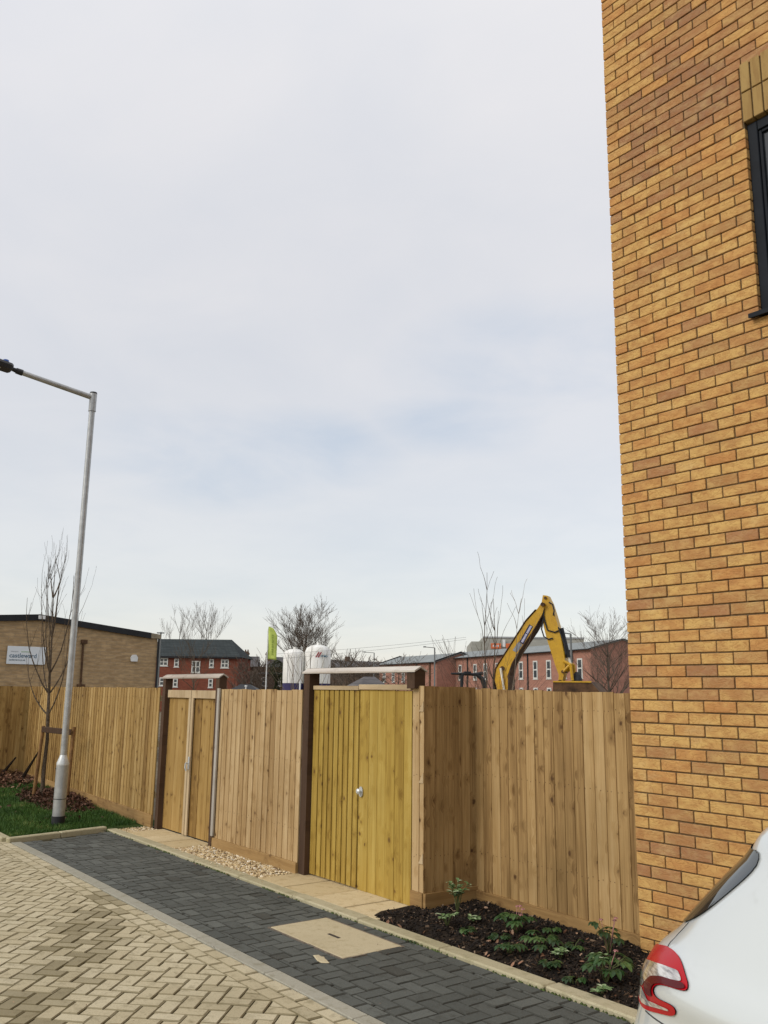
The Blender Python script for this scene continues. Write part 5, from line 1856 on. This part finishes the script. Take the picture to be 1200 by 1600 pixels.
mb.build('roof', 'roof_old', OT)
for (x_, w_, zt_) in ((-2.3, 0.62, 7.3), (0.95, 0.7, 7.25)):
    mb = MB()
    mb.box(x_ - w_ / 2, x_ + w_ / 2, 2.8, 4.2, 4.9 + g0, zt_ + g0)
    mb.box(x_ - w_ / 2 - 0.1, x_ + w_ / 2 + 0.1, 2.7, 4.3, zt_ - 0.45 + g0, zt_ - 0.2 + g0)
    for k in (-0.18, 0.18): mb.tube([(x_ + k, 3.5, zt_ + g0), (x_ + k, 3.5, zt_ + 0.28 + g0)], 0.1, 8)
    mb.build('chimney', 'fbrick_brown', OT)
mb = MB(); mb.box(-4.2, -2.9, -0.06, -0.005, 4.4 + g0, 4.95 + g0); mb.build('dormer', 'white_frame', OT)
for x_ in (-3.4, -1.5, 0.6, 2.6): window(OT, x_, 0, 2.9 + g0, 0.8, 1.2, fr=0.1)

# --- long low slate roofed shed beyond the silos
LS = place('slate_roofed_shed', 'long shed with dark slate roof between the white silos and the pale red brick terrace', 'shed', -3.6, 160, R(4))
mb = MB(); mb.box(-6.6, 6.2, 0, 10, 0, 4.8 + g0); mb.build('wall', 'fbrick_brown', LS)
mb = MB()
mb.mesh([(-6.8, -0.3, 4.7 + g0), (6.4, -0.3, 4.9 + g0), (6.4, 5, 7.0 + g0), (-6.8, 5, 7.35 + g0), (6.4, 10.3, 4.9 + g0), (-6.8, 10.3, 4.7 + g0)], [(0, 1, 2, 3), (3, 2, 4, 5), (0, 3, 5), (1, 4, 2), (0, 5, 4, 1)])
mb.build('roof', 'roof_old', LS)
mb = MB(); mb.box(-2.9, -2.0, 4.6, 5.4, 7.0 + g0, 7.95 + g0); mb.build('chimney', 'fbrick_brown', LS)


def terrace(name, label, P0, P1, ez, depth, rise, bays, verge=0.22, roof='roof_grey', wind=True, group='pale red brick terraces'):
    """two storey terrace, front wall from P0 (left, u d) to P1 (right)"""
    a = far(*P0); b_ = far(*P1)
    d = b_ - a; L = d.length
    t = thing(name, label, 'house', (a.x, a.y, SITE), math.atan2(d.y, d.x), group)
    ez += g0
    mb = MB()
    mb.prism([(0, 0), (depth, 0), (depth, ez), (depth / 2, ez + rise), (0, ez)], (0, 0, 0), (0, 1, 0), (0, 0, 1), (1, 0, 0), 0, L)
    mb.build('wall', 'fbrick_pink', t)
    mb = MB()
    mb.mesh([(-0.25, -0.35, ez - 0.02), (L + 0.25, -0.35, ez - 0.02), (L + 0.25, depth / 2, ez + rise + 0.12), (-0.25, depth / 2, ez + rise + 0.12), (L + 0.25, depth + 0.35, ez - 0.02), (-0.25, depth + 0.35, ez - 0.02)], [(0, 1, 2, 3), (3, 2, 4, 5)])
    r_ = mb.build('roof', roof, t)
    m = r_.modifiers.new('thickness', 'SOLIDIFY'); m.thickness = 0.12
    mb = MB()
    for X in (-0.30, L + 0.25):
        for (ya, yb, za, zb) in ((-0.4, depth / 2, ez - 0.1, ez + rise + 0.08), (depth + 0.4, depth / 2, ez - 0.1, ez + rise + 0.08)):
            mb.mesh([(X, ya, za), (X, yb, zb), (X, yb, zb + verge), (X, ya, za + verge), (X + 0.05, ya, za), (X + 0.05, yb, zb), (X + 0.05, yb, zb + verge), (X + 0.05, ya, za + verge)], [(0, 1, 2, 3), (4, 7, 6, 5), (0, 4, 5, 1), (1, 5, 6, 2), (2, 6, 7, 3), (3, 7, 4, 0)])
    mb.box(-0.2, L + 0.2, -0.45, -0.352, ez - 0.14, ez - 0.05)
    mb.build('roof_trim', 'fascia', t)
    return t, L, ez


TR, L_, ez_ = terrace('terrace_house', 'long pale red brick terrace with grey roof and white windows behind the excavator', (8.6, 131), (22.2, 95), 6.5, 8.0, 1.0, 6, verge=0.10)
for px_ in (4.0, 6.6, 11.2, 14.2, 17.6, 20.3, 23.6, 27.0, 30.0, 33.2, 36.4):
    window(TR, px_, 0, ez_ - 2.05, 1.0, 2.1, mullion='h', fr=0.16)
for px_ in (4.0, 6.6, 11.2, 14.2, 17.6, 20.3, 23.6, 27.0, 30.0, 33.2, 36.4):
    window(TR, px_, 0, ez_ - 4.75, 0.95, 1.25, mullion='h', fr=0.16)
for px_ in (9.0, 21.9, 25.3, 35.0):
    mb = MB(); mb.tube([(px_, -0.1, 0), (px_, -0.1, ez_ - 0.15)], 0.08, 6); mb.build('drain_pipe', 'hose', TR)
TL, L2_, ez2 = terrace('terrace_house', 'further pale red brick terrace with dark roof verge, above the yellow gate cap', (-0.4, 143), (7.6, 125), 5.92, 7.5, 1.2, 3)
for px_ in (2.0, 5.4, 9.0, 12.0, 15.6):
    window(TL, px_, 0, ez2 - 1.9, 0.95, 1.7, mullion='h', fr=0.16)
for px_ in (13.5, 17.8):
    mb = MB(); mb.box(px_ - 0.2, px_ + 0.2, -0.12, -0.002, 0, ez2 - 0.15); mb.build('drain_pipe', 'rusty', TL)
# gable wall window
# --- grey retail shed with orange sign
GS = place('grey_warehouse', 'big flat roofed grey warehouse behind the pale red brick terrace', 'warehouse', 17.0, 150, R(-3))
mb = MB(); mb.box(-0.0, 16.8, 0, 25, 0, 10.95 + g0); mb.build('wall', 'clad', GS)
mb = MB(); mb.box(-1.9, -0.01, 1.8, 20, 0, 10.3 + g0); mb.build('side_block', 'clad', GS)
mb = MB(); mb.box(-0.1, 16.9, -0.1, -0.005, 10.8 + g0, 11.05 + g0); mb.build('roof_trim', 'steel', GS)
OS = thing('shop_sign', 'orange and white sign high on the grey warehouse', 'sign', far(19.0, 149.6, 9.55), RZV - R(3))
mb = MB()
mb.box(-0.75, 0.95, -0.12, -0.02, -0.55, 0.35, bev=0.03)
mb.build('orange_lettering', 'orange', OS)
mb = MB()
mb.box(1.75, 3.15, -0.12, -0.02, -0.5, 0.35, bev=0.03)
mb.build('orange_panel', 'orange', OS)
mb = MB(); mb.box(1.2, 1.65, -0.1, -0.02, -0.2, 1.0); mb.build('white_panel', 'white', OS)
mb = MB()
for k in range(3): mb.box(-0.45 + k * 0.4, -0.25 + k * 0.4, -0.15, -0.121, -0.25, 0.1)
mb.build('pale_lettering', 'cloth', OS)

# --- small slate roof in front of the far terrace
SR = place('brick_outbuilding', 'small brick outbuilding with grey slate roof seen under the cap of the yellow gate', 'outbuilding', -0.8, 60, R(20))
mb = MB(); mb.box(-0.6, 0.95, 0, 3, 0, 2.0 + g0); mb.build('wall', 'fbrick_red', SR)
mb = MB()
mb.mesh([(-0.75, -0.2, 1.95 + g0), (1.05, -0.2, 2.15 + g0), (0.9, 1.5, 2.66 + g0), (0.1, 1.5, 2.66 + g0), (1.05, 3.2, 1.95 + g0), (-0.75, 3.2, 1.95 + g0)], [(0, 1, 2, 3), (3, 2, 4, 5), (1, 4, 2), (0, 3, 5), (0, 5, 4, 1)])
mb.build('roof', 'roof_old', SR)
BR = place('black_gazebo', 'low black pitched canopy just showing over the pale fence panel', 'canopy', -6.03, 40, 0)
mb = MB()
mb.mesh([(-0.62, -0.6, 1.66 + g0), (0.6, -0.6, 1.66 + g0), (0.6, 0.6, 1.66 + g0), (-0.62, 0.6, 1.66 + g0), (-0.25, 0, 1.90 + g0), (0.2, 0, 1.90 + g0)], [(0, 1, 5, 4), (1, 2, 5), (2, 3, 4, 5), (3, 0, 4), (0, 3, 2, 1)])
mb.build('roof', 'fascia', BR)
for sx in (-0.5, 0.5):
    for sy in (-0.5, 0.5):
        mb = MB(); mb.box(sx - 0.04, sx + 0.04, sy - 0.04, sy + 0.04, 0, 1.655 + g0); mb.build('leg', 'fascia', BR)

# --- silos
t = NT('silo_white', 0.5, 0.3)
f = t.noise(t.obj((3, 3, 0.6)), 1.0, 5, 0.6)
t.col(t.ramp(f, [(0.35, (0.66, 0.65, 0.60)), (0.65, (0.82, 0.82, 0.79))]))
MAT['silo'] = t.m
MAT['navy'] = simple('navy_band', (0.035, 0.03, 0.10), 0.6, 0.3, 0.15, 1)
MAT['logo_red'] = simple('red_stripe', (0.32, 0.03, 0.04), 0.6, 0.3, 0.05, 1)
MAT['logo_blue'] = simple('teal_blue_lettering', (0.03, 0.16, 0.26), 0.6, 0.3, 0.05, 1)
for lab, u0, rad_, ztop, zside in (('shorter white silo with navy base, left of the pair', -8.35, 1.03, 5.55, 5.0), ('taller white silo with two red stripes and small blue lettering near its top', -6.12, 1.24, 5.98, 5.25)):
    SL = place('silo', lab, 'silo', u0, 85, 0, group='white cement silos')
    mb = MB()
    zb_ = 2.35 + g0
    mb.tube([(0, 0, zb_), (0, 0, zside + g0), (0, 0, zside + (ztop - zside) * 0.55 + g0), (0, 0, zside + (ztop - zside) * 0.9 + g0), (0, 0, ztop + g0)], [rad_, rad_, rad_ * 0.86, rad_ * 0.5, rad_ * 0.12], 32)
    o_ = mb.build('tank', 'silo', SL); smooth_by_angle(o_, 40)
    mb = MB()
    mb.tube([(0, 0, 0.0), (0, 0, zb_ - 0.004)], [rad_ * 0.985] * 2, 32)
    o_ = mb.build('base', 'navy', SL); smooth_by_angle(o_, 40)
    mb = MB()
    for k in (-0.5, 0.5):
        mb.tube([(rad_ * math.sin(k) * 1.03, -rad_ * math.cos(k) * 1.03, zb_), (rad_ * math.sin(k) * 1.03, -rad_ * math.cos(k) * 1.03, zside + g0)], 0.03, 6)
    mb.tube([(0, 0, ztop + g0 - 0.05), (0.1, 0, ztop + g0 + 0.15)], 0.16, 8)
    mb.build('fittings', 'silo', SL)
    if ztop > 5.7:
        mb = MB()
        for k in (0.06, 0.28):
            mb.prism([(k - 0.20, -0.24), (k - 0.08, -0.24), (k + 0.20, 0.24), (k + 0.08, 0.24)], (0, -rad_ - 0.03, 5.0 + g0), (1, 0, 0), (0, 0, 1), (0, 1, 0), 0, 0.02)
        mb.build('emblem', 'logo_red', SL)
        text_part('lettering', 'CEMEX', 0.24, 'logo_blue', SL, (0.72, -rad_ * 0.86, 4.86 + g0), (R(90), 0, R(32)), 0.004, 0.006)
PW = place('pole', 'slim white pole standing in front of the shorter white silo', 'pole', -4.58, 50)
mb = MB(); mb.tube([(0, 0, 0), (0.06, 0, 3.4 + g0)], [0.055, 0.045], 8); mb.build('shaft', 'white', PW)
WP = place('vent_pipe', 'short white vent pipe sticking up over the pale fence panel beside the black canopy', 'pipe', -5.88, 39)
mb = MB(); mb.tube([(0, 0, 0), (0, 0, 1.80 + g0)], 0.028, 8); mb.tube([(0, 0, 1.80 + g0), (0, 0, 1.86 + g0)], [0.06, 0.055], 10); mb.build('shaft', 'white', WP)

# --- flag
FL = place('feather_flag', 'lime green feather flag on a tall white pole behind the fence', 'flag', -7.72, 60)
mb = MB(); mb.tube([(0.0, 0, 0), (0.0, 0, 5.6 + g0), (0.04, 0, 5.86 + g0), (0.3, 0, 5.9 + g0)], [0.04, 0.03, 0.02, 0.015], 8); mb.build('pole', 'white', FL)
mb = MB()
n = 16
vs = []
for k in range(n + 1):
    f = k / n
    zt_ = 3.72 + (5.88 - 3.72) * f
    wdt = 0.60 if f < 0.72 else 0.60 - 0.33 * ((f - 0.72) / 0.28) ** 1.6
    for j in range(5):
        vs.append((0.04 + wdt * j / 4, 0.05 * math.sin(j * 1.3 + f * 5), zt_ + g0 - 0.02 * j))
fs = [(k * 5 + j, k * 5 + j + 1, (k + 1) * 5 + j + 1, (k + 1) * 5 + j) for k in range(n) for j in range(4)]
mb.mesh(vs, fs)
fc = mb.build('cloth', 'green', FL, smooth=True)
m = fc.modifiers.new('thickness', 'SOLIDIFY'); m.thickness = 0.006
MAT['olive'] = simple('olive_lettering', (0.26, 0.34, 0.07), 0.8, 0.2, 0.1, 3)
mb = MB()
for k in range(9):
    mb.box(0.30, 0.39, -0.075, -0.06, 4.0 + k * 0.155 + g0, 4.09 + k * 0.155 + g0 + 0.02 * (k % 2))
mb.build('lettering', 'olive', fc)


# --- far street lamps
def far_lamp(label, u, d, h, du, style='arm'):
    t = place('street_lamp', label, 'street lamp', u, d, 0, group='far street lamps')
    mb = MB(); mb.tube([(0, 0, 0), (0, 0, h + g0)], [0.075, 0.05], 8); mb.build('column', 'lampgrey', t)
    mb = MB()
    if style == 'arm':
        mb.tube([(0, 0, h + g0), (du * 0.8, 0, h + g0 + 0.05)], 0.03, 6)
        mb.build('bracket_arm', 'lampgrey', t)
        mb = MB(); mb.box(min(du * 0.75, du), max(du * 0.75, du), -0.1, 0.1, h + g0 + 0.02, h + g0 + 0.11, bev=0.02)
    else:
        mb.tube([(0, 0, h + g0), (0, 0, h + g0 + 0.12)], 0.05, 6)
        mb.box(-0.26, 0.22, -0.12, 0.12, h + g0 + 0.02, h + g0 + 0.09, bev=0.02)
    mb.build('lantern', 'lampgrey', t)


MAT['lampgrey'] = simple('far_lamp_steel', (0.16, 0.17, 0.17), 0.6, 0.3, 0.1, 3)
far_lamp('dark street lamp with a small flat head at the right end of the tan workshop', -14.93, 60, 5.3, 0, 'head')
far_lamp('thin grey street lamp left of the far terrace, above the yellow gate cap', -0.80, 90, 5.5, -1.1)
far_lamp('thin grey street lamp before the pale red terrace, left of the tall saplings', 4.12, 70, 5.1, -0.9)
far_lamp('thin dark street lamp just right of the excavator arm', 9.53, 45, 4.66, -0.62)
# overhead wires on two poles
mb = MB()
for (a, b_, sag) in (((-9.0, 75, 4.25), (6.4, 68, 5.68), 0.12), ((-9.0, 75, 4.65), (6.4, 68, 5.83), 0.12)):
    p = far(a[0], a[1], a[2]); q = far(b_[0], b_[1], b_[2])
    pts_ = [p.lerp(q, k / 20) - Vector((0, 0, sag * 4 * (k / 20) * (1 - k / 20))) for k in range(21)]
    mb.tube(pts_, 0.009, 4)
tag(mb.build('overhead_wire', 'lampgrey'), 'pair of thin overhead wires running from the white silos to the tall bare saplings', 'wires')

# --- far trees
bare_tree('big round bare tree behind the white silos', far(-8.9, 104, SITE), 12.0, 0.22, 21, trunk=0.38, limbs=26, depth=4, spread=0.5, up=0.2, rmin=0.009, limb_len=0.34, kids=(3, 4))
bare_tree('left of the two bare trees rising behind the red brick house roof', far(-34.0, 150, SITE), 16.0, 0.16, 22, trunk=0.5, limbs=9, depth=3, spread=0.35, up=0.4, rmin=0.011, limb_len=0.30)
bare_tree('right and wider of the two bare trees behind the red brick house roof', far(-29.5, 150, SITE), 16.6, 0.18, 23, trunk=0.5, limbs=13, depth=3, spread=0.4, up=0.35, rmin=0.011, limb_len=0.32)
bare_tree('bare tree in front of the red brick house wall', far(-18.8, 90, SITE), 7.6, 0.12, 24, trunk=0.4, limbs=12, depth=2, spread=0.5, rmin=0.012, limb_len=0.4, mat='bark')
bare_tree('bare reddish tree against the right end of the pale red terrace, beside the brick house', far(15.1, 60, SITE), 8.2, 0.12, 25, trunk=0.26, limbs=22, depth=3, spread=0.48, up=0.2, rmin=0.006, limb_len=0.34, mat='twig', lean=(0.1, 0), kids=(3, 4))
bare_tree('thin bare tree in front of the shorter white silo', far(-4.03, 41, SITE), 5.3, 0.05, 26, trunk=0.4, limbs=7, depth=1, spread=0.4, up=0.4, rmin=0.006, mat='twig_pale', group='thin bare trees by the silos')
bare_tree('thin bare tree in front of the taller white silo', far(-3.25, 41, SITE), 5.4, 0.045, 27, trunk=0.4, limbs=6, depth=1, spread=0.4, up=0.4, rmin=0.006, mat='twig_pale', group='thin bare trees by the silos')
bare_tree('brown bare tree below the far terrace, seen under the yellow gate cap', far(1.5, 85, SITE), 6.2, 0.12, 28, trunk=0.35, limbs=14, depth=3, spread=0.6, up=0.12, rmin=0.012)


def sapling(label, u, d, h, lean, seed, mat='bark', r=0.03, top=0.8):
    """tall slender sapling with a few whippy upright shoots"""
    rng = random.Random(seed)
    t = place('sapling', label, 'tree', u, d, 0, group='tall bare saplings behind the fence')
    mb = MB()
    n = 14
    lead = [Vector((lean * (k / n) ** 1.3 + 0.025 * math.sin(k * 1.1 + seed), 0.04 * math.sin(k * 0.7), (h + g0) * k / n)) for k in range(n + 1)]
    mb.tube(lead, [max(0.004, r * (1 - 0.9 * k / n)) for k in range(n + 1)], 7, cap=False)
    mb.build('trunk', mat, t)
    mb = MB()
    for k in range(12):
        i = rng.randint(5, n - 1)
        a = rng.uniform(0, 6.28)
        L = rng.uniform(0.35, 0.95)
        d_ = Vector((math.cos(a) * 0.45, math.sin(a) * 0.45, 1)).normalized()
        branchy(mb, lead[i], d_, L, 0.008, 1, 0.25, 0.35, 5, (1, 2), 0.6, 0.0038, 0, 4, rng)
    mb.build('crown', mat, t)


sapling('tallest thin bare sapling behind the right fence, forking at the top', 2.27, 20, 4.35, 0.08, 31)
sapling('second bare sapling just right of the tallest one, slightly shorter', 2.47, 20, 3.75, 0.06, 33, r=0.036)
sapling('slanting pale sapling between the tall ones and the excavator boom', 2.95, 22, 3.98, 0.50, 35, mat='twig_pale', r=0.022)
bare_tree('tangled bare shrub left of the tall saplings behind the fence', far(2.85, 30, SITE), 4.3, 0.035, 41, trunk=0.2, limbs=12, depth=2, spread=0.45, up=0.3, rmin=0.004, group='bare shrubs behind the fence', mat='twig', name='bare_shrub', cat='shrub')
bare_tree('tangled bare shrub around the foot of the tall saplings behind the fence', far(3.0, 24, SITE), 3.7, 0.04, 42, trunk=0.2, limbs=16, depth=2, spread=0.45, up=0.25, rmin=0.0035, group='bare shrubs behind the fence', mat='twig', name='bare_shrub', cat='shrub')

# brown thicket between terraces, and an ivy clad dark tree
t = NT('ivy', 0.7, 0.2)
c, r, g, b = t.attr()
t.col(t.ramp(r, [(0, (0.022, 0.026, 0.012)), (0.7, (0.05, 0.06, 0.025)), (1, (0.10, 0.10, 0.05))]))
MAT['ivy'] = t.m
for lab, u, d, h, w_ in (('dark ivy covered tree under the lime flag', -12.9, 110, 5.0, 1.5), ('dark ivy covered tree left of the silos, lower and browner', -11.2, 108, 4.0, 1.2)):
    T_ = place('ivy_tree', lab, 'tree', u, d, 0, group='ivy covered trees')
    mb = MB(); mb.tube([(0, 0, 0), (0, 0, (h + g0) * 0.8)], [0.2, 0.08], 8); mb.build('trunk', 'bark', T_)
    mb = MB()
    for k in range(5200):
        f = random.random()
        rr = w_ * (0.55 + 0.45 * math.sin(f * 9 + u)) * math.sqrt(max(0, 1 - (max(0, f - 0.6) / 0.4) ** 2)) * random.uniform(0.5, 1.1)
        a = random.uniform(0, 6.28)
        leaf(mb, rr * math.cos(a), rr * math.sin(a), 0.3 + f * (h + g0), random.uniform(0.05, 0.11), (random.random(), 0, 0), 1.0)
    mb.build('crown', 'ivy', T_, fix=False)
for k, (lab, u, d, h) in enumerate((('brown bare thicket tree beside the chimney of the old terrace', -17.0, 112, 5.6), ('brown bare thicket tree just left of the flag pole', -14.9, 112, 5.8), ('brown bare thicket tree right of the taller silo', -3.7, 100, 6.2), ('brown bare thicket tree further right below the slate roofed shed', -1.9, 100, 5.6), ('brown bare thicket tree behind the silos on their right edge', -5.0, 112, 6.6))):
    bare_tree(lab, far(u, d, SITE), h + 1.2, 0.12, 50 + k, trunk=0.12, limbs=24, depth=2, spread=0.6, up=0.15, rmin=0.02, limb_len=0.4, group='brown thicket trees', mat='twig', kids=(3, 4))

# far wooded rise closing the horizon
mb = MB()
n = 80
vs = []
for k in range(n + 1):
    u = -400 + 900 * k / n
    hgt = 12.0 + 5 * noise.noise(Vector((u * 0.01, 0, 0))) + 1.2 * noise.noise(Vector((u * 0.15, 3, 0)))
    p0 = far(u, 560, -6); p1 = far(u, 640, hgt * 0.8); p2 = far(u, 760, hgt * 0.2)
    vs += [p0, p1, p2]
fs = []
for k in range(n):
    for j in (0, 1): fs.append((k * 3 + j, (k + 1) * 3 + j, (k + 1) * 3 + j + 1, k * 3 + j + 1))
mb.mesh(vs, fs)
MAT['hill'] = simple('far_wooded_hill', (0.10, 0.095, 0.085), 0.95, 0.1, 0.25, 0.05)
tag(mb.build('hills', 'hill'), kind='structure')
